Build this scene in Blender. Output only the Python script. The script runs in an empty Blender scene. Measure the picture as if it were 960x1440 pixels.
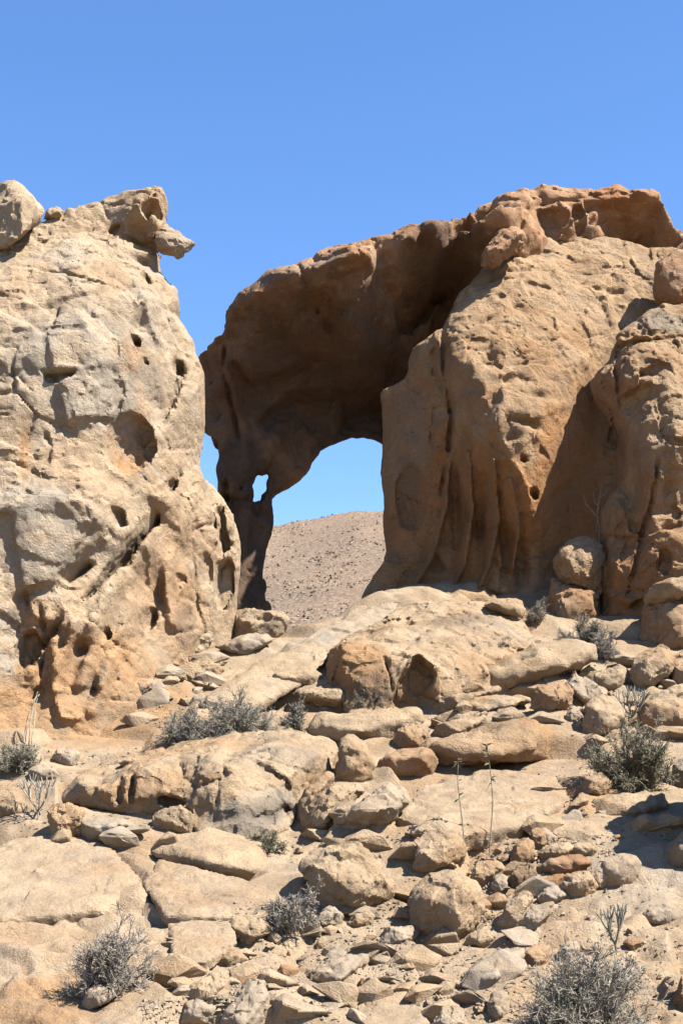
import bpy, bmesh, math, random
import numpy as np

# ------------------------------------------------------------------ camera, sky, sun, exposure
scene = bpy.context.scene
FPX, CX, HZ = 2000.0, 480.0, 1150.0          # focal length, centre column and eye-level row of the photograph
cam_data = bpy.data.cameras.new('camera')
cam_data.sensor_fit = 'HORIZONTAL'
cam_data.sensor_width = 36.0
cam_data.lens = FPX / 960.0 * 36.0
cam_data.shift_y = (HZ - 720.0) / 960.0
cam_data.clip_start = 0.1
cam_data.clip_end = 5000.0
cam = bpy.data.objects.new('camera', cam_data)
cam.rotation_euler = (math.radians(90), 0, 0)
scene.collection.objects.link(cam)
scene.camera = cam

SUN_ELEV, SUN_AZ = math.radians(53), math.radians(25)   # azimuth: from +X turned towards the camera
sun_dir = np.array([math.cos(SUN_ELEV) * math.cos(SUN_AZ), -math.cos(SUN_ELEV) * math.sin(SUN_AZ), math.sin(SUN_ELEV)])
world = bpy.data.worlds.new('World')
scene.world = world
world.use_nodes = True
wn = world.node_tree
wn.nodes.clear()
sky = wn.nodes.new('ShaderNodeTexSky')
sky.sky_type = 'NISHITA'
sky.sun_disc = False
sky.sun_elevation = SUN_ELEV
sky.sun_rotation = math.atan2(sun_dir[0], sun_dir[1])
sky.altitude = 300
sky.air_density = 1.0
sky.dust_density = 0.0
sky.ozone_density = 5.0
bg = wn.nodes.new('ShaderNodeBackground')
bg.inputs['Strength'].default_value = 0.077
wo = wn.nodes.new('ShaderNodeOutputWorld')
hs = wn.nodes.new('ShaderNodeHueSaturation')
hs.inputs['Saturation'].default_value = 1.12
wn.links.new(sky.outputs[0], hs.inputs['Color'])
mg = wn.nodes.new('ShaderNodeMix')
mg.data_type = 'RGBA'
mg.blend_type = 'MULTIPLY'
mg.inputs[0].default_value = 1.0
mg.inputs[7].default_value = (1.0, .95, 1.0, 1)
wn.links.new(hs.outputs[0], mg.inputs[6])
wn.links.new(mg.outputs[2], bg.inputs[0])
wn.links.new(bg.outputs[0], wo.inputs[0])

sun_data = bpy.data.lights.new('sun', 'SUN')
sun_data.energy = 5.0
sun_data.angle = math.radians(0.53)
sun_data.color = (1.0, 0.975, 0.93)
sun = bpy.data.objects.new('sun', sun_data)
from mathutils import Vector
from mathutils.geometry import delaunay_2d_cdt
sun.rotation_euler = Vector(-sun_dir).to_track_quat('-Z', 'Y').to_euler()
sun.location = (20, -10, 30)
scene.collection.objects.link(sun)

scene.view_settings.view_transform = 'Standard'
scene.view_settings.look = 'None'
scene.view_settings.gamma = 1.0
scene.view_settings.use_curve_mapping = False
scene.view_settings.exposure = 1.75
scene.render.engine = 'CYCLES'
scene.cycles.max_bounces = 6
scene.cycles.diffuse_bounces = 4

COL = scene.collection
rng = np.random.default_rng(7)
random.seed(7)

# ------------------------------------------------------------------ helpers: points, noise
def P(px, py, Y):
    return np.array([(px - CX) / FPX * Y, Y, (HZ - py) / FPX * Y])

_perm = np.random.default_rng(3).permutation(256).astype(np.int32)
_perm = np.concatenate([_perm, _perm, _perm])
_g = np.random.default_rng(4).normal(size=(256, 3)).astype(np.float32)
_g /= np.linalg.norm(_g, axis=1, keepdims=True)

def perlin(p, freq=1.0, seed=0.0):
    q = np.asarray(p, np.float32) * np.float32(freq) + np.float32(seed * 17.31 + 100.0)
    i = np.floor(q).astype(np.int32)
    fr = q - i
    i &= 255
    u = fr * fr * fr * (fr * (fr * 6 - 15) + 10)
    out = np.zeros(len(q), np.float32)
    for dx in (0, 1):
        wx = u[:, 0] if dx else 1 - u[:, 0]
        a = _perm[i[:, 0] + dx]
        for dy in (0, 1):
            wy = wx * (u[:, 1] if dy else 1 - u[:, 1])
            b = _perm[(a + i[:, 1] + dy) & 511]
            for dz in (0, 1):
                w = wy * (u[:, 2] if dz else 1 - u[:, 2])
                g = _g[_perm[(b + i[:, 2] + dz) & 511] & 255]
                out += w * (g[:, 0] * (fr[:, 0] - dx) + g[:, 1] * (fr[:, 1] - dy) + g[:, 2] * (fr[:, 2] - dz))
    return out * 1.5

def fbm(p, freq, octaves=4, gain=0.5, seed=0.0):
    s = np.zeros(len(p), np.float32)
    a = 1.0
    for o in range(octaves):
        s += a * perlin(p, freq * 2.03 ** o, seed + o * 1.7)
        a *= gain
    return s

def ridged(p, freq, octaves=3, seed=0.0):
    s = np.zeros(len(p), np.float32)
    a = 1.0
    for o in range(octaves):
        s += a * (1 - 2 * np.abs(perlin(p, freq * 2.1 ** o, seed + o * 2.3)))
        a *= 0.5
    return s

_rc = np.random.default_rng(11)
_cellp = (.15 + .7 * _rc.random((3, 4096))).astype(np.float32)
_celln = _rc.normal(size=(3, 4096)).astype(np.float32)
_celln /= np.linalg.norm(_celln, axis=0, keepdims=True)

def scallop(p, freq, seed=0):
    """weathered bowls meeting in sharp ribs: high on the ribs, low in the bowls"""
    return chips(p, freq, seed, 28.0, True)

def chips(p, freq, seed=0, sharp=55.0, bowls=False):
    """faceted stone: every Voronoi cell is a little tilted plane; returns (height, edge distance)"""
    q = np.ascontiguousarray((np.asarray(p, np.float32) * np.float32(freq) + np.float32(50 + 3.7 * seed)).T)
    i = np.floor(q - np.float32(.5)).astype(np.int32)
    n_ = q.shape[1]
    ds, hs_ = [], []
    d1 = np.full(n_, 9.0, np.float32); d2 = np.full(n_, 9.0, np.float32)
    for dx in (0, 1):
        a0 = i[0] + dx; h0 = a0 * 7393; b0 = a0 - q[0]
        for dy in (0, 1):
            a1 = i[1] + dy; h1 = h0 ^ (a1 * 19349); b1 = a1 - q[1]
            for dz in (0, 1):
                a2 = i[2] + dz; h = (h1 ^ (a2 * 8349)) & 4095
                e0 = (b0 + _cellp[0][h]).astype(np.float32); e1 = (b1 + _cellp[1][h]).astype(np.float32); e2 = (a2 - q[2] + _cellp[2][h]).astype(np.float32)
                d = e0 * e0 + e1 * e1 + e2 * e2
                if not bowls:
                    ds.append(d); hs_.append(e0 * _celln[0][h] + e1 * _celln[1][h] + e2 * _celln[2][h])
                d2 = np.minimum(d2, np.maximum(d1, d)); d1 = np.minimum(d1, d)
    if bowls: return np.minimum(d1, .8)
    sw = np.zeros(n_, np.float32); sh = np.zeros(n_, np.float32)
    for d, h in zip(ds, hs_):
        w = np.exp(-sharp * (d - d1)); sw += w; sh += w * h
    return sh / sw, np.sqrt(d2) - np.sqrt(d1)

def sstep(a, b, x):
    t = np.clip((x - a) / (b - a), 0, 1)
    return t * t * (3 - 2 * t)

def smax(a, b, k):
    return np.maximum(a, b) + np.maximum(k - np.abs(a - b), 0) ** 2 / (4 * k)

# ------------------------------------------------------------------ helpers: 2-D fields
class TPS:
    def __init__(self, uv, val, lam=1e-3):
        uv = np.asarray(uv, float); n = len(uv)
        r = np.linalg.norm(uv[:, None] - uv[None], axis=2)
        K = self.k(r) + lam * np.eye(n)
        Q = np.hstack([np.ones((n, 1)), uv])
        A = np.zeros((n + 3, n + 3)); A[:n, :n] = K; A[:n, n:] = Q; A[n:, :n] = Q.T
        s = np.linalg.solve(A, np.concatenate([val, np.zeros(3)]))
        self.uv, self.w, self.c = uv, s[:n], s[n:]
    @staticmethod
    def k(r):
        return np.where(r > 1e-9, r * r * np.log(np.maximum(r, 1e-9)), 0)
    def __call__(self, U):
        U = np.asarray(U, float); out = np.empty(len(U))
        for a in range(0, len(U), 20000):
            B = U[a:a + 20000]
            r = np.sqrt(((B[:, None] - self.uv[None]) ** 2).sum(2))
            out[a:a + 20000] = self.k(r) @ self.w + self.c[0] + B @ self.c[1:]
        return out

def lerp2(A, fx, fy):
    ix = np.clip(fx.astype(int), 0, A.shape[0] - 2); iy = np.clip(fy.astype(int), 0, A.shape[1] - 2); tx = fx - ix; ty = fy - iy
    return A[ix, iy] * (1 - tx) * (1 - ty) + A[ix + 1, iy] * tx * (1 - ty) + A[ix, iy + 1] * (1 - tx) * ty + A[ix + 1, iy + 1] * tx * ty

def seg_dist(U, poly, closed=True):
    """distance to a polyline, side (+ left of travel) and parameter"""
    best = np.full(len(U), 1e9); side = np.zeros(len(U)); par = np.zeros(len(U))
    n = len(poly)
    L = n if closed else n - 1
    for a in range(L):
        p, q = poly[a], poly[(a + 1) % n]
        e = q - p; l2 = e @ e + 1e-12
        w = U - p
        t = np.clip((w @ e) / l2, 0, 1)
        d = w - t[:, None] * e
        dd = np.einsum('ij,ij->i', d, d)
        m = dd < best
        best[m] = dd[m]
        side[m] = np.sign(e[0] * w[m, 1] - e[1] * w[m, 0])
        par[m] = (a + t[m]) / L
    return np.sqrt(best), side, par

def poly_sdf(U, poly):
    d, _, _ = seg_dist(U, poly)
    inside = np.zeros(len(U), bool)
    n = len(poly)
    for a in range(n):
        p, q = poly[a], poly[(a + 1) % n]
        c = (p[1] > U[:, 1]) != (q[1] > U[:, 1])
        xx = (q[0] - p[0]) * (U[:, 1] - p[1]) / (q[1] - p[1] + 1e-12) + p[0]
        inside ^= c & (U[:, 0] < xx)
    return np.where(inside, -d, d)

def brush(U, to_uv, scale, ft):
    """one sculpting stroke; returns how far the surface is pushed IN (metres). Strokes are written in
    photograph pixels and turned to surface coordinates with to_uv."""
    kind = ft[0]
    if kind == 'dent':            # soft hollow:  px,py,rx,ry,depth[,angle]
        _, px, py, rx, ry, dep = ft[:6]; ang = math.radians(ft[6]) if len(ft) > 6 else 0
        c = to_uv(px, py); s = scale(px, py); e = U - c
        a = (e[:, 0] * math.cos(ang) + e[:, 1] * math.sin(ang)) / (rx * s)
        b = (-e[:, 0] * math.sin(ang) + e[:, 1] * math.cos(ang)) / (ry * s)
        r2 = a * a + b * b
        return dep * np.exp(-r2 * 1.4)
    if kind == 'cave':            # hollow with a crisp rim
        _, px, py, rx, ry, dep = ft[:6]; ang = math.radians(ft[6]) if len(ft) > 6 else 0
        c = to_uv(px, py); s = scale(px, py); e = U - c
        a = (e[:, 0] * math.cos(ang) + e[:, 1] * math.sin(ang)) / (rx * s)
        b = (-e[:, 0] * math.sin(ang) + e[:, 1] * math.cos(ang)) / (ry * s)
        wob = 0.12 * perlin(np.column_stack([U[:, 0], U[:, 1], np.full(len(U), px * .1)]), 2.5)
        r = np.sqrt(a * a + b * b) + wob
        return dep * np.sqrt(np.clip(1 - r * r, 0, 1))
    if kind == 'crack':           # pts,width px,depth
        _, pts, wpx, dep = ft[:4]
        poly = np.array([to_uv(*p) for p in pts]); s = scale(*pts[0])
        m = 0.04 * perlin(np.column_stack([U, np.zeros(len(U))]), 4)
        d, _, par = seg_dist(U, poly, False)
        ends = np.clip(np.minimum(par, 1 - par) * 8 + .25, 0, 1)
        return dep * ends * np.clip(1 - np.maximum(d + m * .3, 0) / (wpx * s), 0, 1)
    if kind == 'ridge':           # pts,width px,height
        _, pts, wpx, h = ft[:4]
        poly = np.array([to_uv(*p) for p in pts]); s = scale(*pts[0])
        d, _, par = seg_dist(U, poly, False)
        return -h * np.exp(-(d / (wpx * s)) ** 2)
    if kind == 'poly':            # sharply bounded hollow: pts, depth, rim softness px
        _, pts, dep, soft = ft[:4]
        poly = np.array([to_uv(*p) for p in pts]); s = scale(*pts[0])
        d = poly_sdf(U, poly) + .025 * perlin(np.column_stack([U, np.full(len(U), pts[0][0] * .1)]), 3.0)
        return dep * sstep(0, -soft * s, d) * (.75 + .25 * np.clip(-d / (8 * s), 0, 1))
    if kind == 'step':            # pts, height (left of travel is pushed in), falloff px, softness px
        _, pts, h, fall, soft = ft[:5]
        poly = np.array([to_uv(*p) for p in pts]); s = scale(*pts[0])
        d, sd, par = seg_dist(U, poly, False)
        ends = sstep(0, .12, np.minimum(par, 1 - par))
        wob = 0.05 * perlin(np.column_stack([U, np.ones(len(U))]), 2.2)
        return h * ends * sstep(-soft * s, soft * s, d * sd + wob) * np.exp(-np.maximum(d * sd, 0) / (fall * s))
    raise ValueError(kind)

# ------------------------------------------------------------------ helpers: voxels to mesh
def surface_nets(D, org, h):
    nx, ny, nz = D.shape
    S = D < 0
    c = np.zeros((nx - 1, ny - 1, nz - 1), np.uint8)
    for a in (0, 1):
        for b in (0, 1):
            for d in (0, 1):
                c += S[a:nx - 1 + a, b:ny - 1 + b, d:nz - 1 + d]
    act = (c > 0) & (c < 8)
    ii = np.argwhere(act)
    idx = np.full(act.shape, -1, np.int32)
    idx[act] = np.arange(len(ii))
    corner = [(a, b, d) for a in (0, 1) for b in (0, 1) for d in (0, 1)]
    V = np.stack([D[ii[:, 0] + a, ii[:, 1] + b, ii[:, 2] + d] for a, b, d in corner], 1)
    acc = np.zeros((len(ii), 3)); cnt = np.zeros(len(ii))
    for x in range(8):
        for y in range(x + 1, 8):
            ca, cb = np.array(corner[x]), np.array(corner[y])
            if np.abs(ca - cb).sum() != 1:
                continue
            va, vb = V[:, x], V[:, y]
            m = (va < 0) != (vb < 0)
            t = np.where(m, va / np.where(m, va - vb, 1), 0)
            acc += m[:, None] * (ca + t[:, None] * (cb - ca)); cnt += m
    verts = (ii + acc / cnt[:, None]) * h + org
    faces = []
    for ax in range(3):
        o = [1, 1, 1]; o[ax] = 0
        sl0 = [slice(1, n - 1) for n in (nx, ny, nz)]; sl1 = list(sl0)
        sl0[ax] = slice(0, (nx, ny, nz)[ax] - 1); sl1[ax] = slice(1, (nx, ny, nz)[ax])
        A, B = S[tuple(sl0)], S[tuple(sl1)]
        e = np.argwhere(A != B)
        if not len(e):
            continue
        fl = A[tuple(e.T)]
        off = np.array([1, 1, 1]); off[ax] = 0
        e = e + off
        u, v = [(1, 2), (2, 0), (0, 1)][ax]
        q = []
        for du, dv in ((-1, -1), (0, -1), (0, 0), (-1, 0)):
            k = e.copy(); k[:, u] += du; k[:, v] += dv
            q.append(idx[k[:, 0], k[:, 1], k[:, 2]])
        q = np.stack(q, 1)
        q[~fl] = q[~fl][:, ::-1]
        faces.append(q)
    return verts, np.concatenate(faces)

def mesh_np(name, verts, faces, smooth=True):
    me = bpy.data.meshes.new(name)
    verts = np.asarray(verts, np.float32); faces = np.asarray(faces, np.int32)
    k = faces.shape[1]
    me.vertices.add(len(verts)); me.vertices.foreach_set('co', verts.ravel())
    me.loops.add(faces.size); me.loops.foreach_set('vertex_index', faces.ravel())
    me.polygons.add(len(faces))
    me.polygons.foreach_set('loop_start', np.arange(0, faces.size, k, dtype=np.int32))
    me.polygons.foreach_set('loop_total', np.full(len(faces), k, np.int32))
    me.polygons.foreach_set('use_smooth', np.full(len(faces), smooth))
    me.update(calc_edges=True)
    if smooth and len(faces) > 3000: me.set_sharp_from_angle(angle=math.radians(24))   # crisp broken edges
    return me

def vnormals(v, f):
    n = np.zeros((len(v), 3))
    a = v[f[:, 2]] - v[f[:, 0]]; b = v[f[:, 3]] - v[f[:, 1]] if f.shape[1] == 4 else v[f[:, 1]] - v[f[:, 0]]
    c = np.cross(a, b) if f.shape[1] == 4 else np.cross(b, a)
    for j in range(f.shape[1]):
        for ax in range(3):
            n[:, ax] += np.bincount(f[:, j], weights=c[:, ax], minlength=len(v))
    return n / np.maximum(np.linalg.norm(n, axis=1, keepdims=True), 1e-9)

def relax(v, f, it=1, lam=.5):
    for _ in range(it):
        s = np.zeros_like(v); c = np.zeros(len(v))
        for j in range(4):
            a, b = f[:, j], f[:, (j + 1) % 4]
            for ax in range(3):
                s[:, ax] += np.bincount(a, weights=v[b, ax], minlength=len(v)) + np.bincount(b, weights=v[a, ax], minlength=len(v))
            c += np.bincount(a, minlength=len(v)) + np.bincount(b, minlength=len(v))
        v = v + lam * (s / np.maximum(c, 1)[:, None] - v)
    return v

def link(name, me, mat, parent=None, label=None, cat=None, group=None, kind=None, loc=None):
    o = bpy.data.objects.new(name, me)
    if loc is not None:
        o.location = loc
    if me is not None and mat is not None and not len(me.materials):
        me.materials.append(mat)
    COL.objects.link(o)
    if parent is not None:
        o.parent = parent
    if label: o['label'] = label
    if cat: o['category'] = cat
    if group: o['group'] = group
    if kind: o['kind'] = kind
    return o

def stain_shade_attr(me, v, stains_and_shade, to_world):
    """coloured weathering marks and painted shade: weights r (iron orange), g (grey crust), b (dark varnish; on the arch, painted shade)"""
    W = np.zeros((len(v), 4), np.float32); W[:, 3] = 1
    if stains_and_shade:
        base = 0.22 * fbm(v, 1.1, 3, seed=5) + 0.14 * fbm(v, 5, 2, seed=6)
        for ch, px, py, rx, ry, amt, ang in stains_and_shade:
            c = to_world(px, py); s = c[1] / FPX; an = math.radians(ang)
            ex, ez = v[:, 0] - c[0], v[:, 2] - c[2]
            a = (ex * math.cos(an) + ez * math.sin(an)) / (rx * s); b = (-ex * math.sin(an) + ez * math.cos(an)) / (ry * s)
            r = np.sqrt(a * a + b * b) + base
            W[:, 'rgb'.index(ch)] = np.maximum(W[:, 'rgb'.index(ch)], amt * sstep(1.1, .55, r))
    at = me.attributes.new('stain', 'FLOAT_COLOR', 'POINT')
    at.data.foreach_set('color', W.ravel())

ALLMASS = []
def mass(name, outline, ctrl, mat, T=2.5, taper=0.6, k=0.25, vox=0.035, feats=(), noise=((.8, .12), (2.2, .05)), holes=(),
         stains_and_shade=(), detail=None, tag=None, lam=2e-3, seed=0, tafoni=0.0, rel=0, facets=(), scal=None, noise2=(), lin=.65, fract=None, nicks=((1.3, .06, .14), (2.9, .04, .18))):
    """a solid rock body: traced rim (px, py, distance), inner depth points, real thickness; sculpted strokes; voxel meshed"""
    O = np.array([P(*p) for p in outline])
    dense = []
    for a in range(len(O)):
        p, q = O[a], O[(a + 1) % len(O)]
        n = max(1, int(np.linalg.norm(q - p) / .3))
        dense += [p + (q - p) * t / n for t in range(n)]
    dense = np.array(dense)
    C = np.array([P(*p) for p in ctrl]) if len(ctrl) else np.zeros((0, 3))
    pts = np.vstack([dense, C])
    tps = TPS(pts[:, [0, 2]], pts[:, 1], lam)
    def to_world(px, py):
        Y = float(np.mean(pts[:, 1]))
        for _ in range(8):
            p = P(px, py, Y); Y = 0.5 * Y + 0.5 * float(tps(p[None, [0, 2]])[0])
        return P(px, py, Y)
    to_uv = lambda px, py: to_world(px, py)[[0, 2]]
    scale = lambda px, py: to_world(px, py)[1] / FPX
    lo = dense.min(0) - .3; hi = dense.max(0) + .3
    xs = np.arange(lo[0], hi[0], vox); zs = np.arange(lo[2], hi[2], vox)
    X, Z = np.meshgrid(xs, zs, indexing='ij'); U = np.column_stack([X.ravel(), Z.ravel()])
    gx_ = np.linspace(xs[0], xs[-1], max(8, len(xs) // 4)); gz_ = np.linspace(zs[0], zs[-1], max(8, len(zs) // 4))
    XX, ZZ = np.meshgrid(gx_, gz_, indexing='ij'); Fc = tps(np.column_stack([XX.ravel(), ZZ.ravel()])).reshape(XX.shape)
    F0 = lerp2(Fc, (U[:, 0] - gx_[0]) / (gx_[1] - gx_[0]), (U[:, 1] - gz_[0]) / (gz_[1] - gz_[0]))
    PD = poly_sdf(U, O[:, [0, 2]])
    for hpoly in holes:
        H = np.array([P(*p) for p in hpoly])[:, [0, 2]]
        PD = np.maximum(PD, -poly_sdf(U, H))
    if lin:
        tri = delaunay_2d_cdt([Vector((p[0], p[2])) for p in pts], [], [], 0, 1e-6)
        vv = np.array([tuple(q) for q in tri[0]]); vy = np.array([pts[o_[0], 1] if o_ else 0 for o_ in tri[3]])
        L = F0.reshape(X.shape).copy()
        for t_ in tri[2]:
            a_, b_, c_ = vv[t_[0]], vv[t_[1]], vv[t_[2]]
            i0, i1 = np.searchsorted(xs, [min(a_[0], b_[0], c_[0]), max(a_[0], b_[0], c_[0])]); j0, j1 = np.searchsorted(zs, [min(a_[1], b_[1], c_[1]), max(a_[1], b_[1], c_[1])])
            if i1 <= i0 or j1 <= j0: continue
            gx0 = X[i0:i1, j0:j1]; gz0 = Z[i0:i1, j0:j1]
            den = (b_[1] - c_[1]) * (a_[0] - c_[0]) + (c_[0] - b_[0]) * (a_[1] - c_[1])
            if abs(den) < 1e-9: continue
            w0 = ((b_[1] - c_[1]) * (gx0 - c_[0]) + (c_[0] - b_[0]) * (gz0 - c_[1])) / den
            w1 = ((c_[1] - a_[1]) * (gx0 - c_[0]) + (a_[0] - c_[0]) * (gz0 - c_[1])) / den
            w2 = 1 - w0 - w1
            mm = (w0 >= -1e-6) & (w1 >= -1e-6) & (w2 >= -1e-6)
            L[i0:i1, j0:j1][mm] = (w0 * vy[t_[0]] + w1 * vy[t_[1]] + w2 * vy[t_[2]])[mm]
        F0 = (1 - lin) * F0 + lin * L.ravel()
    F = F0.copy()
    for ft in feats:
        F = F + brush(U, to_uv, scale, ft)
    if tafoni:
        q = np.column_stack([U, F0])
        n = perlin(q, 1.5, seed + 3) + .35 * perlin(q, 3.4, seed + 4)
        F = F + tafoni * np.clip(n - .25, 0, 1) ** .7
    q2 = np.column_stack([U[:, 0], F0, U[:, 1]])
    for fr, am in facets: F = F + am * chips(q2, fr, seed + 7, 70)[0]
    if fract:                     # thin open joints between blocks
        wq = q2 + .25 * np.column_stack([perlin(q2, .9, 61), perlin(q2, .9, 62), perlin(q2, .9, 63)])
        ed_ = chips(wq * np.array([1, 1, fract[2]]), fract[0], seed + 21)[1]
        F = F + fract[1] * np.clip(1 - ed_ / .06, 0, 1) * sstep(-.05, .3, perlin(q2, .6, seed + 64))
    if scal:
        F = F - scal[1] * sstep(-.15, .3, perlin(q2, .55, seed + 31)) * (scallop(q2 * np.array([1, 1, .7]), scal[0], seed + 9) - .25)
    for fr, am, th_ in nicks:     # short flaked hollows lying along the bedding
        q3 = q2 * np.array([1, 1, 1.8]) + np.column_stack([np.zeros(len(q2)), np.zeros(len(q2)), q2[:, 0] * .5])
        ln_ = np.clip(1 - np.abs(perlin(q3, fr, seed + 71) + .12 * perlin(q3, fr * 3, seed + 76)) / (.030 * fr), 0, 1)
        F = F + am * ln_ * sstep(th_, th_ + .12, perlin(q2, fr * .9, seed + 74)) + am * .5 * sstep(.56, .66, perlin(q3, fr * 1.6, seed + 75))
    for fr, am in noise2: F = F + am * fbm(q2, fr, 2, seed=seed + 50)
    F = np.minimum(F, F0 + .16 + .7 * np.maximum(-PD, 0) / max(taper, .3))
    sh = X.shape
    th = np.maximum(-PD, 0).reshape(sh); r_ = int(.45 / vox)
    for ax in (0, 1):
        acc = th.copy()
        for s_ in range(3, r_, 3):
            acc = np.maximum(acc, np.maximum(np.roll(th, s_, ax), np.roll(th, -s_, ax)))
        th = acc
    thin = np.clip(th / .42, .2, 1)
    F2, PD2 = F.reshape(sh), PD.reshape(sh)
    ins = PD2 < .05
    y0 = F2[ins].min() - .35; y1 = F0.reshape(sh)[ins].max() + T + .2
    ys = np.arange(y0, y1, vox)
    gx, gz = np.gradient(F2, vox); gn = 1 / np.sqrt(1 + np.minimum(gx * gx + gz * gz, 12))
    yy = ys[None, :, None].astype(np.float32)
    A = ((F2[:, None, :] - yy) * gn[:, None, :]).astype(np.float32)
    back = (yy - F0.reshape(sh)[:, None, :].astype(np.float32))
    B = PD2[:, None, :].astype(np.float32) + taper * np.maximum(back - .4, 0)
    kk = (k * np.clip(thin * 1.3 - .1, .12, 1))[:, None, :].astype(np.float32)
    D = smax(A, B, kk); del A, B
    D = smax(D, back - T, k); del back
    amp = sum(a for _, a in noise)
    m = np.abs(D) < amp * 1.1 + vox * 1.5
    w = np.argwhere(m)
    q = w * vox + np.array([xs[0], ys[0], zs[0]])
    dd = np.zeros(len(q), np.float32)
    for i, (fr, am) in enumerate(noise):
        dd += am * (perlin(q, fr, seed + i * 3.1) if i % 2 == 0 else ridged(q, fr, 2, seed + i * 3.1) * .6)
    D[m] += dd * thin[w[:, 0], w[:, 2]]
    D[0] = D[-1] = 1; D[:, 0] = D[:, -1] = 1; D[:, :, 0] = D[:, :, -1] = 1
    v, f = surface_nets(D, np.array([xs[0], ys[0], zs[0]]), vox)
    if rel: v = relax(v, f, rel)
    n = vnormals(v, f)
    if detail:
        ix = np.clip(((v[:, 0] - xs[0]) / vox).astype(int), 0, sh[0] - 1); iz = np.clip(((v[:, 2] - zs[0]) / vox).astype(int), 0, sh[1] - 1)
        v = v + n * (detail(v, n) * np.clip(thin[ix, iz], .3, 1))[:, None]
    base = np.array([v[:, 0].mean(), v[:, 1].mean(), v[:, 2].min()])
    me = mesh_np(name, v - base, f)
    stain_shade_attr(me, v, stains_and_shade, to_world)
    o = link(name, me, mat, loc=base, **(tag or {}))
    ALLMASS.append((o, tps, to_world))
    return o

# ------------------------------------------------------------------ materials
def nodes_mat(name):
    m = bpy.data.materials.new(name); m.use_nodes = True
    nt = m.node_tree; nt.nodes.clear()
    out = nt.nodes.new('ShaderNodeOutputMaterial'); b = nt.nodes.new('ShaderNodeBsdfPrincipled')
    b.inputs['Roughness'].default_value = .95
    b.inputs['Specular IOR Level'].default_value = .12
    nt.links.new(b.outputs[0], out.inputs[0])
    return m, nt, b

class NB:
    def __init__(s, nt): s.nt = nt
    def n(s, t, **kw):
        x = s.nt.nodes.new(t)
        for k_, v_ in kw.items(): setattr(x, k_, v_)
        return x
    def l(s, a, b): s.nt.links.new(a, b)
    def noise(s, vec, sc, det=4, rough=.55, dist=0.0):
        x = s.n('ShaderNodeTexNoise'); x.inputs['Scale'].default_value = sc; x.inputs['Detail'].default_value = det
        x.inputs['Roughness'].default_value = rough; x.inputs['Distortion'].default_value = dist
        s.l(vec, x.inputs['Vector']); return x.outputs['Fac']
    def ramp(s, fac, lo, hi):
        x = s.n('ShaderNodeMapRange'); x.interpolation_type = 'SMOOTHSTEP'
        x.inputs['From Min'].default_value = lo; x.inputs['From Max'].default_value = hi
        s.l(fac, x.inputs['Value']); return x.outputs['Result']
    def mix(s, fac, a, b, blend='MIX'):
        x = s.n('ShaderNodeMix', data_type='RGBA', blend_type=blend)
        for i, val in ((0, fac), (6, a), (7, b)):
            if hasattr(val, 'links') or isinstance(val, bpy.types.NodeSocket): s.l(val, x.inputs[i])
            elif i == 0: x.inputs[0].default_value = val
            else: x.inputs[i].default_value = (*val, 1)
        return x.outputs[2]
    def math(s, op, a, b=None):
        x = s.n('ShaderNodeMath', operation=op)
        x.inputs[2].default_value = .25
        for i, val in ((0, a), (1, b)):
            if val is None: continue
            if isinstance(val, bpy.types.NodeSocket): s.l(val, x.inputs[i])
            else: x.inputs[i].default_value = val
        return x.outputs[0]

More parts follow.
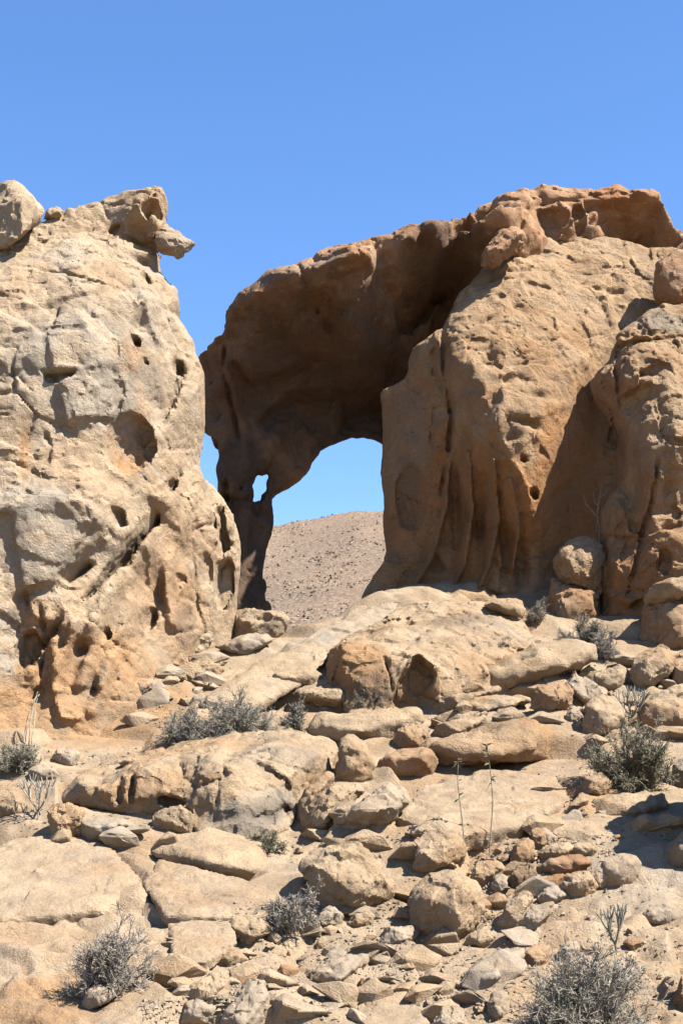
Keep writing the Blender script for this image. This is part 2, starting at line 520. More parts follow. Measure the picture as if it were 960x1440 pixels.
ALB = 0.40
def rock_mat(name, tan=(.56, .40, .25), orange=(.52, .27, .12), grey=(.44, .37, .28), dark=(.13, .10, .08), orange_amt=.5, grey_amt=.5,
             bump=.5, streak=False, scale=1.0, dark_amt=.5):
    tan, orange, grey, dark = [(ALB * c[0] * 1.0, ALB * c[1] * 1.015, ALB * c[2] * 1.03) for c in (tan, orange, grey, dark)]
    m, nt, b = nodes_mat(name); N = NB(nt)
    pos = N.n('ShaderNodeNewGeometry').outputs['Position']
    at = N.n('ShaderNodeAttribute', attribute_name='stain'); sep = N.n('ShaderNodeSeparateColor'); N.l(at.outputs['Color'], sep.inputs[0])
    n1 = N.noise(pos, .55 * scale, 6, .6, .4); n2 = N.noise(pos, 1.7 * scale, 7, .65, .6); n3 = N.noise(pos, 7 * scale, 6, .7)
    n4 = N.noise(pos, 38 * scale, 4, .7); n5 = N.noise(pos, .9 * scale, 5, .62, .8)
    c = N.mix(N.math('MULTIPLY', N.ramp(n1, .46, .66), orange_amt), tan, orange)
    c = N.mix(N.math('MULTIPLY', N.ramp(n5, .50, .68), grey_amt), c, grey)
    c = N.mix(N.math('MULTIPLY', sep.outputs[0], N.ramp(n2, .2, .55)), c, orange)
    c = N.mix(N.math('MULTIPLY', sep.outputs[1], N.ramp(n2, .75, .4)), c, grey)
    v2 = N.ramp(n2, .3, .7)
    c = N.mix(1.0, c, N.mix(v2, (.80, .78, .76), (1.12, 1.10, 1.08)), 'MULTIPLY')
    if streak:
        mp = N.n('ShaderNodeMapping'); mp.inputs['Scale'].default_value = (3.2, 3.2, .28); N.l(pos, mp.inputs['Vector'])
        s1 = N.noise(mp.outputs[0], 1.0, 6, .6, .3)
        c = N.mix(N.math('MULTIPLY', N.ramp(s1, .50, .80), .40), c, tuple(.70 * x for x in orange))
        c = N.mix(N.math('MULTIPLY', N.ramp(s1, .46, .30), .35), c, tuple(min(1, 1.15 * x) for x in tan))
    dk = N.math('MULTIPLY', N.ramp(n3, .60, .78), dark_amt * .5)
    c = N.mix(dk, c, dark)
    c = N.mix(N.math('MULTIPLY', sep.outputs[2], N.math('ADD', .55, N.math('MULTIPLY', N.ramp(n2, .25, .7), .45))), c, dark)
    c = N.mix(.8, c, N.mix(N.ramp(n4, .3, .7), (.74, .73, .72), (1.14, 1.13, 1.12)), 'MULTIPLY')
    N.l(c, b.inputs['Base Color'])
    vor = N.n('ShaderNodeTexVoronoi', feature='DISTANCE_TO_EDGE'); vor.inputs['Scale'].default_value = 3.3 * scale
    wp = N.n('ShaderNodeVectorMath', operation='MULTIPLY_ADD')
    nz = N.n('ShaderNodeTexNoise'); nz.inputs['Scale'].default_value = 2.2 * scale; nz.inputs['Detail'].default_value = 5; N.l(pos, nz.inputs['Vector'])
    N.l(nz.outputs['Color'], wp.inputs[0]); wp.inputs[1].default_value = (.9, .9, .9); N.l(pos, wp.inputs[2])
    N.l(wp.outputs[0], vor.inputs['Vector'])
    crack = N.math('MULTIPLY', N.ramp(vor.outputs['Distance'], .0, .035), .25)
    crack = N.math('MULTIPLY', crack, N.ramp(n5, .45, .6))
    pit = N.n('ShaderNodeTexVoronoi', feature='F1'); pit.inputs['Scale'].default_value = 11 * scale; N.l(wp.outputs[0], pit.inputs['Vector'])
    pits = N.math('MULTIPLY', N.ramp(pit.outputs['Distance'], .05, .5), N.math('MULTIPLY', N.ramp(n2, .42, .62), .30))
    n6 = N.noise(pos, 17 * scale, 5, .75)
    mpn = N.n('ShaderNodeMapping'); mpn.inputs['Scale'].default_value = (1, 1, 2.1); mpn.inputs['Rotation'].default_value = (0, .25, 0); N.l(pos, mpn.inputs['Vector'])
    flake = N.math('MULTIPLY', N.ramp(N.noise(mpn.outputs[0], 9 * scale, 4, .6), .69, .60), .40)
    hgt = N.math('ADD', N.math('ADD', N.math('MULTIPLY', n3, .8), N.math('MULTIPLY', n4, .30)), N.math('ADD', N.math('ADD', flake, N.math('ADD', crack, pits)), N.math('ADD', N.math('MULTIPLY', n6, N.math('MULTIPLY_ADD', N.ramp(n1, .38, .62), .9)), N.math('MULTIPLY', N.noise(pos, 110 * scale, 2), .10))))
    bp = N.n('ShaderNodeBump'); bp.inputs['Strength'].default_value = bump; bp.inputs['Distance'].default_value = .16 / scale
    bp.inputs['Strength'].default_value = bump * .95
    N.l(hgt, bp.inputs['Height']); N.l(bp.outputs[0], b.inputs['Normal'])
    return m
# ------------------------------------------------------------------ materials of the place
M_CLIFF = rock_mat('cliff_rock', tan=(.66, .49, .315), orange=(.62, .36, .175), grey=(.56, .475, .36), orange_amt=.45, grey_amt=.6, bump=.45)
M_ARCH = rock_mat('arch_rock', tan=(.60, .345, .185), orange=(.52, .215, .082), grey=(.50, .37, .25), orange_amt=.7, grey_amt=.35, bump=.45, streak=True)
M_BUTT = rock_mat('buttress_rock', tan=(.64, .425, .24), orange=(.58, .30, .13), grey=(.50, .40, .29), orange_amt=.6, grey_amt=.3, bump=.6)
M_SLAB = rock_mat('slab_rock', tan=(.63, .455, .28), orange=(.55, .31, .14), grey=(.45, .375, .28), orange_amt=.5, grey_amt=.45, bump=.5, scale=1.3)
M_GROUND = rock_mat('ground_rock', tan=(.60, .44, .28), orange=(.55, .33, .165), grey=(.53, .44, .33), orange_amt=.5, grey_amt=.4, bump=.45, scale=1.2, dark_amt=.3)
M_PALE = rock_mat('pale_stone', tan=(.58, .45, .31), orange=(.55, .34, .18), grey=(.47, .41, .33), orange_amt=.25, grey_amt=.7, bump=.4, scale=2.0, dark_amt=.3)
M_RED = rock_mat('iron_stone', tan=(.56, .36, .205), orange=(.50, .26, .12), grey=(.42, .34, .26), orange_amt=.8, grey_amt=.3, bump=.5, scale=2.0)

# ------------------------------------------------------------------ the ground
_rows = [1560, 1500, 1440, 1350, 1250, 1150, 1050, 1000, 950, 900, 850]
_rY = [9.9, 10.7, 11.5, 12.8, 14.5, 16.3, 18.8, 20.0, 21.3, 22.8, 24.5]
_gp = []
for r, Y in zip(_rows, _rY):
    for px in (-350, -100, 100, 300, 500, 700, 900, 1100, 1350):
        if r <= 900 and px < 450: continue
        if r <= 850 and px < 600: continue
        w = -(px - 480) / 480 * .02 * Y       # the right side lies a little nearer
        _gp.append(P(px, r, Y + w * .5))
_gp += [P(400, 895, 23.3), P(340, 905, 23.0), P(290, 925, 22.4), P(480, 865, 24.0), P(560, 832, 25.0)]
for x, y, z in ((-7, 24, 2.2), (-4, 25, 2.2), (-2.4, 25.5, 2.5), (-1.2, 25.3, 2.4), (-.2, 26.0, 2.9), (.8, 27.0, 3.4), (2.5, 27.5, 4.6), (5, 27.5, 5), (9, 27, 5.2),
                (-7, 30, .5), (-3, 30, .3), (0, 30, .6), (4, 31, 2), (9, 31, 3), (-8, 9, -2.3), (0, 8.5, -2.3), (8, 9, -1.9)):
    _gp.append(np.array([x, y, z]))
_gp = np.array(_gp)
GT = TPS(_gp[:, :2], _gp[:, 2], 4e-2)
_Yc = np.linspace(8.5, 30, 500)
def ground_at(px, py):
    ray = np.array([P(px, py, Y) for Y in _Yc])
    g = GT(ray[:, :2])
    below = np.argwhere(ray[:, 2] < g)
    k_ = int(below[0][0]) if len(below) else 499
    return P(px, py, _Yc[max(k_ - 0, 0)])

def far_height(x, y):
    """valley behind the saddle and the hillside beyond it"""
    v = np.interp(y, [-60, 0, 9, 20, 30, 45, 90, 150, 225, 300, 600, 1500], [-4, -3, -2.6, -1.5, -1.5, -7, -2, 22, 47.4, 49, 38, 20])
    return v + x * .12 * np.clip((y - 60) / 100, 0, 1)

def hill_relief(q):
    return 1.6 * perlin(q, .022, 4) + .9 * ridged(q, .045, 2, 6) + .45 * fbm(q, .12, 3, seed=8) - .9

def ground_detail(q):
    w = q + .35 * np.column_stack([perlin(q, .6, 31), perlin(q, .6, 32), np.zeros(len(q))])
    strata = np.column_stack([w[:, 0] * .55 - w[:, 1] * .25, w[:, 1] * .8 + w[:, 0] * .5, np.zeros(len(q))])
    s = .05 * perlin(q, .7, 2)
    ch, ed = chips(strata, .95, 5, 110)                    # bedrock plates, each tilted its own way, with open joints
    s += .26 * ch - .13 * np.clip(1 - ed / .05, 0, 1) * sstep(-.25, .05, perlin(q, .5, 77))
    t = (w[:, 0] * .42 + w[:, 1] * .9) * 1.8 + .5 * perlin(q, .5, 51) + .2 * perlin(q, 1.6, 52)      # thin beds cropping out
    fr = t - np.floor(t)
    bed = sstep(-.3, .1, perlin(q, .35, 53))
    s += .10 * bed * (fr - sstep(.85, .98, fr) * 1.0)
    ch2, ed2 = chips(w, 2.3, 8, 110)
    rough = .2 + .8 * sstep(-.2, .2, perlin(q, .5, 14))
    s += rough * (.10 * ch2 - .04 * np.clip(1 - ed2 / .05, 0, 1) * sstep(-.1, .2, perlin(q, .8, 78)))
    ch3, ed3 = chips(w, 6.0, 18, 60)
    s += rough * .04 * ch3
    s += .008 * fbm(q, 3.0, 3, seed=21)
    return s

GROUND_STROKES = [
    ('crack', [(0, 1290), (36, 1266), (70, 1266), (85, 1282)], 4, .16), ('dent', 140, 1220, 3, 2, .12), ('dent', 150, 1228, 3, 2, .12), ('dent', 132, 1226, 2.5, 2, .1), ('crack', [(150, 1196), (110, 1245), (85, 1262)], 3, .08), ('crack', [(36, 1405), (60, 1420), (72, 1430)], 3, .12),
    ('crack', [(130, 1195), (165, 1215), (196, 1240), (205, 1262), (230, 1298)], 5, .2),
    ('step', [(285, 1210), (250, 1205), (215, 1198), (130, 1190)], .10, 40, 4),
    ('step', [(380, 1236), (330, 1228), (290, 1222), (220, 1200)], .16, 50, 4),
    ('dent', 265, 1297, 14, 5, .18), ('dent', 280, 1252, 16, 5, .08), ('dent', 235, 1330, 20, 6, .15),
    ('step', [(640, 1130), (570, 1165), (520, 1190), (450, 1200)], .10, 60, 6),
    ('step', [(420, 905), (480, 880), (560, 842), (600, 835)], -.05, 60, 6),
    ('step', [(960, 1120), (880, 1140), (800, 1165), (740, 1190)], .10, 60, 6),
    ('step', [(220, 1020), (300, 970), (380, 930), (440, 905)], .12, 40, 5),
    ('crack', [(250, 1000), (330, 950), (420, 905), (470, 880)], 3, .08),
    
    ('dent', 30, 1330, 60, 14, -.12), ('dent', 100, 1390, 40, 10, .15),
]
def build_ground():
    ys = [9.0]
    while ys[-1] < 31: ys.append(ys[-1] * 1.002)
    ys = np.array(ys); u = np.linspace(-.36, .36, 355)
    Yg, Ug = np.meshgrid(ys, u, indexing='ij')
    X = Yg * Ug; U = np.column_stack([X.ravel(), Yg.ravel()])
    # thin plate on a coarse lattice, then bilinear (smooth enough and quick)
    cy = np.linspace(8.9, 31.2, 90); cu = np.linspace(-.41, .41, 70)
    CY, CU = np.meshgrid(cy, cu, indexing='ij')
    cz = GT(np.column_stack([(CY * CU).ravel(), CY.ravel()])).reshape(CY.shape)
    fy = (Yg.ravel() - cy[0]) / (cy[1] - cy[0]); fu = (Ug.ravel() - cu[0]) / (cu[1] - cu[0])
    iy = np.clip(fy.astype(int), 0, 88); iu = np.clip(fu.astype(int), 0, 68); ty = fy - iy; tu = fu - iu
    z = cz[iy, iu] * (1 - ty) * (1 - tu) + cz[iy + 1, iu] * ty * (1 - tu) + cz[iy, iu + 1] * (1 - ty) * tu + cz[iy + 1, iu + 1] * ty * tu
    to_uv = lambda px, py: ground_at(px, py)[:2]
    scale = lambda px, py: ground_at(px, py)[1] / FPX
    for ft in GROUND_STROKES:
        z = z - brush(U, to_uv, scale, ft)
    q = np.column_stack([U, np.zeros(len(U))])
    z = (z + ground_detail(q)).reshape(Yg.shape)
    for _ in range(2):
        z[1:-1] = .5 * z[1:-1] + .25 * (z[:-2] + z[2:])
        z[:, 1:-1] = .5 * z[:, 1:-1] + .25 * (z[:, :-2] + z[:, 2:])
    z = z.ravel() + .006 * fbm(q, 14, 2, seed=23)
    global GZ, GYS, GU
    GZ, GYS, GU = z.reshape(Yg.shape), ys, u
    nu = len(u); ny = len(ys)
    a = (np.arange(ny - 1)[:, None] * nu + np.arange(nu - 1)[None]).ravel()
    f = np.column_stack([a, a + 1, a + nu + 1, a + nu])
    v = np.column_stack([U, z])
    me = mesh_np('ground', v, f)
    stain_shade_attr(me, v, [('r', 200, 1000, 120, 50, .9, 30), ('r', 60, 1410, 90, 40, .9, 0), ('r', 640, 1130, 160, 60, .55, 20), ('r', 850, 1130, 120, 40, .7, 0),
                       ('g', 460, 900, 110, 30, .8, 25), ('g', 880, 1230, 130, 60, .5, 0), ('r', 470, 1000, 90, 40, .5, 0)], ground_at)
    link('ground', me, M_GROUND, kind='structure', label='tan bedrock slope with sand and cracks rising to the arch')

def gz(x, y):
    """height of the finished ground"""
    iy = int(np.clip(np.searchsorted(GYS, y), 0, len(GYS) - 1)); iu = int(np.clip(np.searchsorted(GU, x / y), 0, len(GU) - 1))
    return float(GZ[iy, iu])

def hit(px, py):
    """where the line of sight through a pixel meets the finished ground"""
    k_ = np.arange(len(GYS)); u = (px - CX) / FPX
    iu = int(np.clip(np.searchsorted(GU, u), 0, len(GU) - 1))
    rz = (HZ - py) / FPX * GYS
    b = np.argwhere(rz < GZ[:, iu])
    return P(px, py, GYS[int(b[0][0])] if len(b) else 25.0)

build_ground()

# far ground and hillside
def build_far():
    ys = np.concatenate([np.linspace(-60, 30, 30), np.linspace(33, 90, 20), np.linspace(92, 300, 140), np.linspace(320, 1500, 40)])
    xs = np.concatenate([np.linspace(-900, -70, 20), np.linspace(-64, 64, 90), np.linspace(70, 900, 30)])
    Yg, Xg = np.meshgrid(ys, xs, indexing='ij')
    q = np.column_stack([Xg.ravel(), Yg.ravel(), np.zeros(Xg.size)])
    z = far_height(q[:, 0], q[:, 1]) + np.clip((q[:, 1] - 40) / 100, 0, 1) * (hill_relief(q))
    n = len(xs); a = (np.arange(len(ys) - 1)[:, None] * n + np.arange(n - 1)[None]).ravel()
    me = mesh_np('far_hillside', np.column_stack([q[:, :2], z]), np.column_stack([a, a + 1, a + n + 1, a + n]))
    m, nt, b = nodes_mat('hillside_soil'); N = NB(nt)
    pos = N.n('ShaderNodeNewGeometry').outputs['Position']
    c = N.mix(N.ramp(N.noise(pos, 2.2, 8, .75), .40, .62), (.10, .070, .048), (.225, .165, .114))
    c = N.mix(N.math('MULTIPLY', N.ramp(N.noise(pos, .08, 4), .4, .65), .5), c, (.17, .115, .075))
    N.l(c, b.inputs['Base Color'])
    bp = N.n('ShaderNodeBump'); bp.inputs['Distance'].default_value = .5; bp.inputs['Strength'].default_value = .8; N.l(N.noise(pos, 1.3, 6, .7), bp.inputs['Height']); N.l(bp.outputs[0], b.inputs['Normal'])
    link('far_hillside', me, m, kind='structure', label='stony brown hillside across the valley')
build_far()

# ------------------------------------------------------------------ left cliff
def det_cliff(v, n):
    ch, ed = chips(v * np.array([1, 1, 1.5]), 3.2, 2)
    up = sstep(.0, .55, n[:, 2])
    rough = np.clip(up + .55 * sstep(0, .35, perlin(v, .8, 41)), 0, 1)
    s = rough * (.035 * ch - .01 * np.clip(1 - ed / .1, 0, 1))
    ch2, ed2 = chips(v, 8, 3)
    s += (.3 + .7 * rough) * .012 * ch2
    s += .010 * fbm(v, 2.3, 3, seed=12) + .010 * fbm(v, 9, 2, seed=13)
    return s

cliff_outline = [(-70, 420, 20.2), (-60, 350, 21.0), (0, 335, 21.6), (50, 312, 21.9), (90, 294, 22.1), (118, 290, 22.2), (138, 278, 22.3), (147, 267, 22.4), (165, 270, 22.4), (180, 265, 22.5),
    (205, 266, 22.5), (229, 263, 22.4), (232, 275, 22.3), (229, 300, 22.2), (231, 316, 22.1), (229, 332, 22.1), (225, 346, 22.2),
    (221, 352, 22.3), (223, 378, 22.2), (236, 389, 22.1), (249, 400, 22.1), (250, 426, 22.1), (246, 441, 22.1), (258, 460, 22.1), (268, 478, 22.2), (271, 494, 22.2), (279, 505, 22.2),
    (285, 518, 22.3), (286, 545, 22.3), (285, 605, 22.4), (283, 650, 22.5), (288, 668, 22.6), (298, 673, 22.7), (306, 686, 22.8), (315, 702, 22.9), (325, 720, 23.0), (331, 737, 23.0), (335, 757, 23.1), (336, 792, 23.1),
    (333, 822, 23.2), (331, 850, 23.2), (327, 885, 23.2), (325, 930, 23.1), (262, 960, 22.0), (212, 1015, 20.6), (130, 1080, 19.6), (60, 1110, 19.1), (-70, 1130, 18.3)]
cliff_ctrl = [(222, 310, 21.75), (215, 330, 21.8), (222, 275, 21.9), (185, 270, 22.0), (175, 290, 21.9), (210, 355, 21.9), (205, 378, 21.6), (100, 350, 21.4), (0, 400, 20.6), (160, 330, 21.9), (190, 395, 21.1), (100, 412, 20.5), (0, 428, 20.2), (-80, 440, 20.0),
    (50, 470, 20.0), (120, 450, 20.15), (170, 430, 20.6), (50, 560, 19.9), (130, 520, 20.15), (185, 500, 20.6), (230, 520, 21.3), (235, 440, 21.6), (215, 420, 21.2),
    (100, 640, 20.0), (20, 640, 19.8), (230, 620, 21.2), (262, 560, 21.8), (265, 640, 22.0), (-80, 700, 19.4),
    (40, 710, 19.45), (110, 705, 19.65), (130, 740, 19.85), (50, 800, 19.5), (0, 800, 19.4),
    (200, 700, 20.8), (215, 770, 21.0), (160, 790, 20.3), (130, 900, 20.0), (60, 950, 19.7), (200, 900, 20.9), (245, 850, 21.8), (295, 800, 22.5), (270, 720, 22.1), (300, 720, 22.5),
    (100, 1000, 19.65), (0, 1000, 19.3), (180, 970, 20.3), (240, 780, 21.6), (230, 920, 21.4), (300, 870, 22.6)]
cliff_feats = [
    ('poly', [(205, 578), (209, 605), (202, 638), (180, 660), (152, 660), (147, 640), (162, 608), (182, 580), (195, 573)], .0, 4), ('cave', 180, 620, 29, 46, .55, -18), ('poly', [(195, 277), (207, 270), (222, 279), (227, 300), (214, 297), (203, 298), (195, 288)], .5, 4), ('dent', 190, 312, 20, 20, .40), ('cave', 163, 322, 13, 12, .22), ('dent', 196, 362, 20, 14, .35),
    ('dent', 196, 343, 20, 6, .2), ('cave', 249, 514, 9, 15, .4), ('cave', 189, 475, 6, 10, .35, 30), ('cave', 204, 388, 5, 12, .25, 15), ('cave', 203, 505, 4, 4, .2),
    ('poly', [(150, 708), (172, 712), (180, 738), (166, 746), (156, 728)], .35, 4), ('poly', [(54, 519), (112, 517), (102, 530), (82, 538), (62, 532)], .28, 5), ('step', [(75, 450), (60, 480), (30, 505)], -.06, 30, 4),
    ('step', [(190, 396), (140, 406), (90, 420), (0, 434)], .10, 30, 6), ('crack', [(78, 428), (70, 460)], 4, .1),
    ('poly', [(228, 714), (224, 736), (185, 780), (150, 818), (116, 850), (112, 842), (150, 790), (195, 742), (214, 722)], .5, 4), ('dent', 232, 706, 22, 18, -.35), ('step', [(222, 716), (190, 742), (150, 790)], .25, 30, 3), ('ridge', [(130, 880), (170, 820), (210, 770), (240, 720)], 10, .16),
    ('step', [(150, 745), (142, 722), (120, 700), (60, 690), (0, 715)], -.15, 30, 8), ('step', [(140, 745), (105, 790), (85, 815), (0, 840)], .22, 35, 5),
    ('crack', [(82, 815), (100, 800), (122, 788)], 9, .35), ('poly', [(25, 886), (48, 880), (58, 900), (50, 930), (24, 952), (14, 922)], .35, 5), ('crack', [(85, 868), (66, 895), (50, 905)], 8, .3), ('dent', 112, 912, 12, 14, .2), ('cave', 208, 870, 9, 20, .5, -12), ('cave', 150, 892, 6, 10, .22),
    ('poly', [(304, 714), (313, 710), (319, 735), (321, 770), (311, 777), (307, 750)], .6, 3), ('poly', [(302, 790), (318, 782), (328, 790), (327, 830), (318, 862), (305, 856), (300, 828)], .6, 3), ('cave', 288, 800, 10, 26, .2), ('ridge', [(328, 720), (330, 780), (325, 850)], 5, .1), ('cave', 255, 815, 6, 8, .2),
    ('ridge', [(285, 670), (270, 720), (240, 790), (235, 840), (245, 880)], 7, .2), ('dent', 220, 830, 14, 40, .3, -10), ('ridge', [(190, 850), (170, 900), (150, 950), (130, 1000)], 9, .16),
    ('dent', 100, 950, 14, 50, .14, -8), ('ridge', [(75, 900), (85, 960), (95, 1000)], 8, .15), ('crack', [(55, 850), (60, 900), (52, 960)], 5, .15),
    ('cave', 235, 690, 7, 22, .25, -25), ('dent', 215, 560, 14, 40, .18, 10), ('crack', [(262, 520), (250, 545), (238, 570)], 4, .2), ('crack', [(255, 660), (240, 690)], 4, .2),
    ('dent', 52, 975, 12, 16, .14), ('dent', 130, 965, 10, 20, .2), ('dent', 20, 880, 14, 18, .15), ('step', [(150, 968), (100, 965), (75, 940)], .1, 40, 3), ('ridge', [(105, 880), (78, 960), (90, 1010), (110, 1010)], 5, .16), ('crack', [(60, 605), (70, 625), (62, 650)], 5, .08),
    ('ridge', [(205, 420), (212, 450), (222, 475)], 6, .15), ('dent', 190, 450, 10, 20, .2), ('dent', 255, 780, 16, 20, .2),
]
cliff_stains = [('r', 175, 635, 26, 34, 1.0, -18), ('g', 110, 520, 110, 120, .9, 0), ('g', 80, 740, 80, 70, .9, 0), ('r', 100, 980, 190, 130, .9, 0), ('r', 175, 560, 30, 130, .8, -8), ('r', 35, 620, 8, 60, .9, 0), ('r', 240, 860, 60, 90, .5, 0),
    ('g', 10, 900, 18, 60, 1, 0), ('g', 200, 440, 40, 60, .7, 0), ('b', 262, 880, 14, 40, .5, 0)]
CLIFF = mass('rock_cliff', cliff_outline, cliff_ctrl, M_CLIFF, T=1.8, taper=.55, k=.13, vox=.032, feats=cliff_feats, facets=((.6, .16), (1.5, .07), (3.4, .025)), fract=(.7, .08, 1.4), scal=(1.2, .05), nicks=((1.3, .05, .16), (2.9, .03, .2)), noise=((1.3, .05),), noise2=((3.5, .012),), stains_and_shade=cliff_stains,
     detail=det_cliff, tafoni=.03, seed=1, tag=dict(label='tall pale cliff pitted with caves, its top ending in a beak', cat='cliff'))

# ------------------------------------------------------------------ the arch
def det_arch(v, n):
    ch, ed = chips(v * np.array([1, 1, 1.3]), 2.6, 12)
    up = sstep(.1, .6, n[:, 2])
    s = (.2 + .8 * up) * .07 * ch - .02 * up * np.clip(1 - ed / .1, 0, 1)
    s += .010 * fbm(v, 1.9, 3, seed=15) + .010 * fbm(v, 8, 2, seed=16)
    return s
arch_outline = [(276, 500, 26.9), (282, 491, 26.8), (291, 485, 26.7), (301, 478, 26.5), (311, 468, 26.3), (317, 455, 26.0), (315, 440, 25.8), (313, 430, 25.7), (322, 420, 25.6), (336, 405, 25.5), (351, 395, 25.5),
    (368, 380, 25.5), (381, 370, 25.5), (400, 368, 25.5), (424, 360, 25.6), (436, 356, 25.6), (462, 352, 25.6), (492, 345, 25.7), (522, 334, 25.8), (551, 325, 25.9), (580, 318, 26.0), (610, 311, 26.1), (640, 297, 26.4),
    (670, 285, 26.6), (700, 275, 26.8), (740, 265, 27.0), (780, 258, 27.2), (800, 259, 27.3), (830, 263, 27.4), (856, 263, 27.4), (870, 259, 27.4), (885, 265, 27.4), (915, 263, 27.4), (931, 276, 27.5), (941, 293, 27.6),
    (950, 315, 27.6), (963, 329, 27.7), (1000, 345, 27.8), (1010, 400, 28), (960, 440, 28.2), (820, 440, 28.4), (740, 520, 28.6), (640, 640, 28.6), (580, 660, 28.6), (545, 627, 28.6), (535, 618, 28.6), (525, 612, 28.6), (510, 610, 28.6), (490, 611, 28.5),
    (470, 618, 28.4), (450, 630, 28.3), (437, 645, 28.2), (432, 656, 28.1), (424, 666, 28.0), (405, 680, 27.9), (388, 690, 27.8), (382, 697, 27.7), (385, 713, 27.6), (384, 735, 27.6), (373, 768, 27.6), (369, 798, 27.6),
    (368, 812, 27.6), (375, 820, 27.6), (372, 832, 27.6), (374, 842, 27.6), (381, 855, 27.6), (390, 920, 27.6), (300, 940, 27.4), (318, 860, 27.4), (316, 780, 27.4), (310, 720, 27.4), (305, 690, 27.4), (304, 657, 27.3), (306, 640, 27.2), (305, 622, 27.2),
    (303, 630, 27.2), (297, 620, 27.1), (294, 607, 27.1), (284, 602, 27.1), (285, 560, 27.1), (284, 522, 27.0), (277, 512, 27.0)]
arch_ctrl = [(345, 420, 25.2), (350, 450, 25.75), (345, 480, 26.1), (330, 540, 26.6), (330, 600, 27.0), (335, 680, 27.35), (350, 780, 27.4), (345, 850, 27.4),
    (395, 385, 24.75), (400, 420, 25.2), (400, 460, 25.85), (400, 500, 26.5), (395, 560, 27.2), (400, 620, 27.8),
    (450, 372, 24.75), (450, 395, 25.1), (455, 430, 25.9), (490, 460, 25.9), (495, 495, 26.5), (480, 530, 27.4), (490, 580, 28.4),
    (520, 357, 24.7), (530, 380, 25.5), (555, 420, 26.7), (560, 500, 27.6), (550, 560, 28.4), (565, 470, 27.3),
    (575, 340, 24.8), (595, 355, 25.4), (620, 390, 27.0), (645, 350, 27.0), (675, 330, 27.1), (600, 430, 27.6), (620, 325, 24.9),
    (655, 303, 24.95), (700, 292, 25.2), (740, 290, 25.7), (770, 320, 26.7), (800, 310, 26.5), (850, 280, 26.7), (860, 330, 27.6), (900, 278, 26.8), (900, 330, 27.8), (950, 345, 27.8)]
arch_feats = [('poly', [(600, 354), (640, 334), (690, 328), (690, 348), (650, 400), (615, 445), (580, 482), (560, 470), (548, 430), (565, 385)], .45, 10), ('dent', 360, 470, 30, 40, -.2), ('step', [(440, 505), (400, 470), (392, 420), (400, 385)], .16, 40, 4), 
    ('step', [(570, 500), (545, 492), (500, 503), (440, 495), (400, 515), (350, 525), (318, 500)], .45, 60, 4), ('step', [(575, 552), (480, 548), (400, 545), (350, 590)], .35, 60, 5), ('dent', 490, 462, 46, 24, -.5), ('dent', 395, 470, 30, 24, .35, 20), ('dent', 345, 560, 24, 34, .3), ('dent', 430, 575, 50, 20, .3), ('dent', 510, 545, 40, 22, .35),
    ('step', [(605, 352), (560, 366), (520, 370), (470, 382), (440, 400)], .3, 50, 4),
    ('dent', 345, 428, 22, 14, .22), ('crack', [(415, 372), (428, 395), (440, 420), (452, 437)], 5, .22), ('step', [(452, 437), (500, 428), (540, 448), (560, 470)], -.25, 40, 6),
    ('dent', 500, 365, 20, 10, .15), ('dent', 545, 362, 14, 10, .15), ('cave', 577, 350, 14, 14, .6), ('cave', 597, 345, 12, 16, .35), ('step', [(690, 318), (660, 312), (625, 328), (600, 350)], .3, 60, 5), ('cave', 765, 312, 40, 26, .35, 15), ('cave', 818, 296, 12, 22, .4), ('crack', [(735, 318), (735, 295), (760, 283), (830, 270)], 4, .14),
    ('dent', 885, 305, 50, 26, .55, -15), ('step', [(940, 290), (880, 272), (828, 275), (826, 310)], .35, 60, 6),
    ('ridge', [(314, 460), (320, 520), (345, 600), (350, 660)], 8, .15), ('crack', [(316, 470), (314, 520), (325, 570), (335, 620)], 5, .2), ('dent', 375, 520, 18, 24, .2, 30),
    ('ridge', [(372, 640), (385, 600), (420, 570)], 8, .15), ('crack', [(400, 545), (460, 548), (540, 550)], 5, .12), ('dent', 330, 720, 10, 40, .2), ('cave', 318, 690, 6, 16, .3),
]
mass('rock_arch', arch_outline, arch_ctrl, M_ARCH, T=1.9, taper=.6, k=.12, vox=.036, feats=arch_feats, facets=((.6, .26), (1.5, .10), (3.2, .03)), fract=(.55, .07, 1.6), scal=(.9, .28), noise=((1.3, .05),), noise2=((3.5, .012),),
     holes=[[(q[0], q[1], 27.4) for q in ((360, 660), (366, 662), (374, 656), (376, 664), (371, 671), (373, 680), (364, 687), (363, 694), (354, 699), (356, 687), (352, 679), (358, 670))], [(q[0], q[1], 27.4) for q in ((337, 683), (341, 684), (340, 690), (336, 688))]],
     stains_and_shade=[('b', 470, 560, 230, 110, .85, 0), ('b', 345, 740, 70, 170, .95, 0), ('b', 300, 560, 40, 90, .7, 0), ('b', 620, 380, 70, 60, .7, 0), ('b', 445, 470, 9, 40, .8, 0), ('b', 640, 360, 50, 50, .5, 0), ('g', 420, 380, 80, 20, .7, 10), ('g', 560, 350, 60, 20, .8, 10)],  # dark b marks paint in the shade of vault, recess and leg
     detail=det_arch, rel=4, seed=2, tag=dict(label='brown natural rock arch with a hollow dark vault and a slender leg', cat='rock arch'))

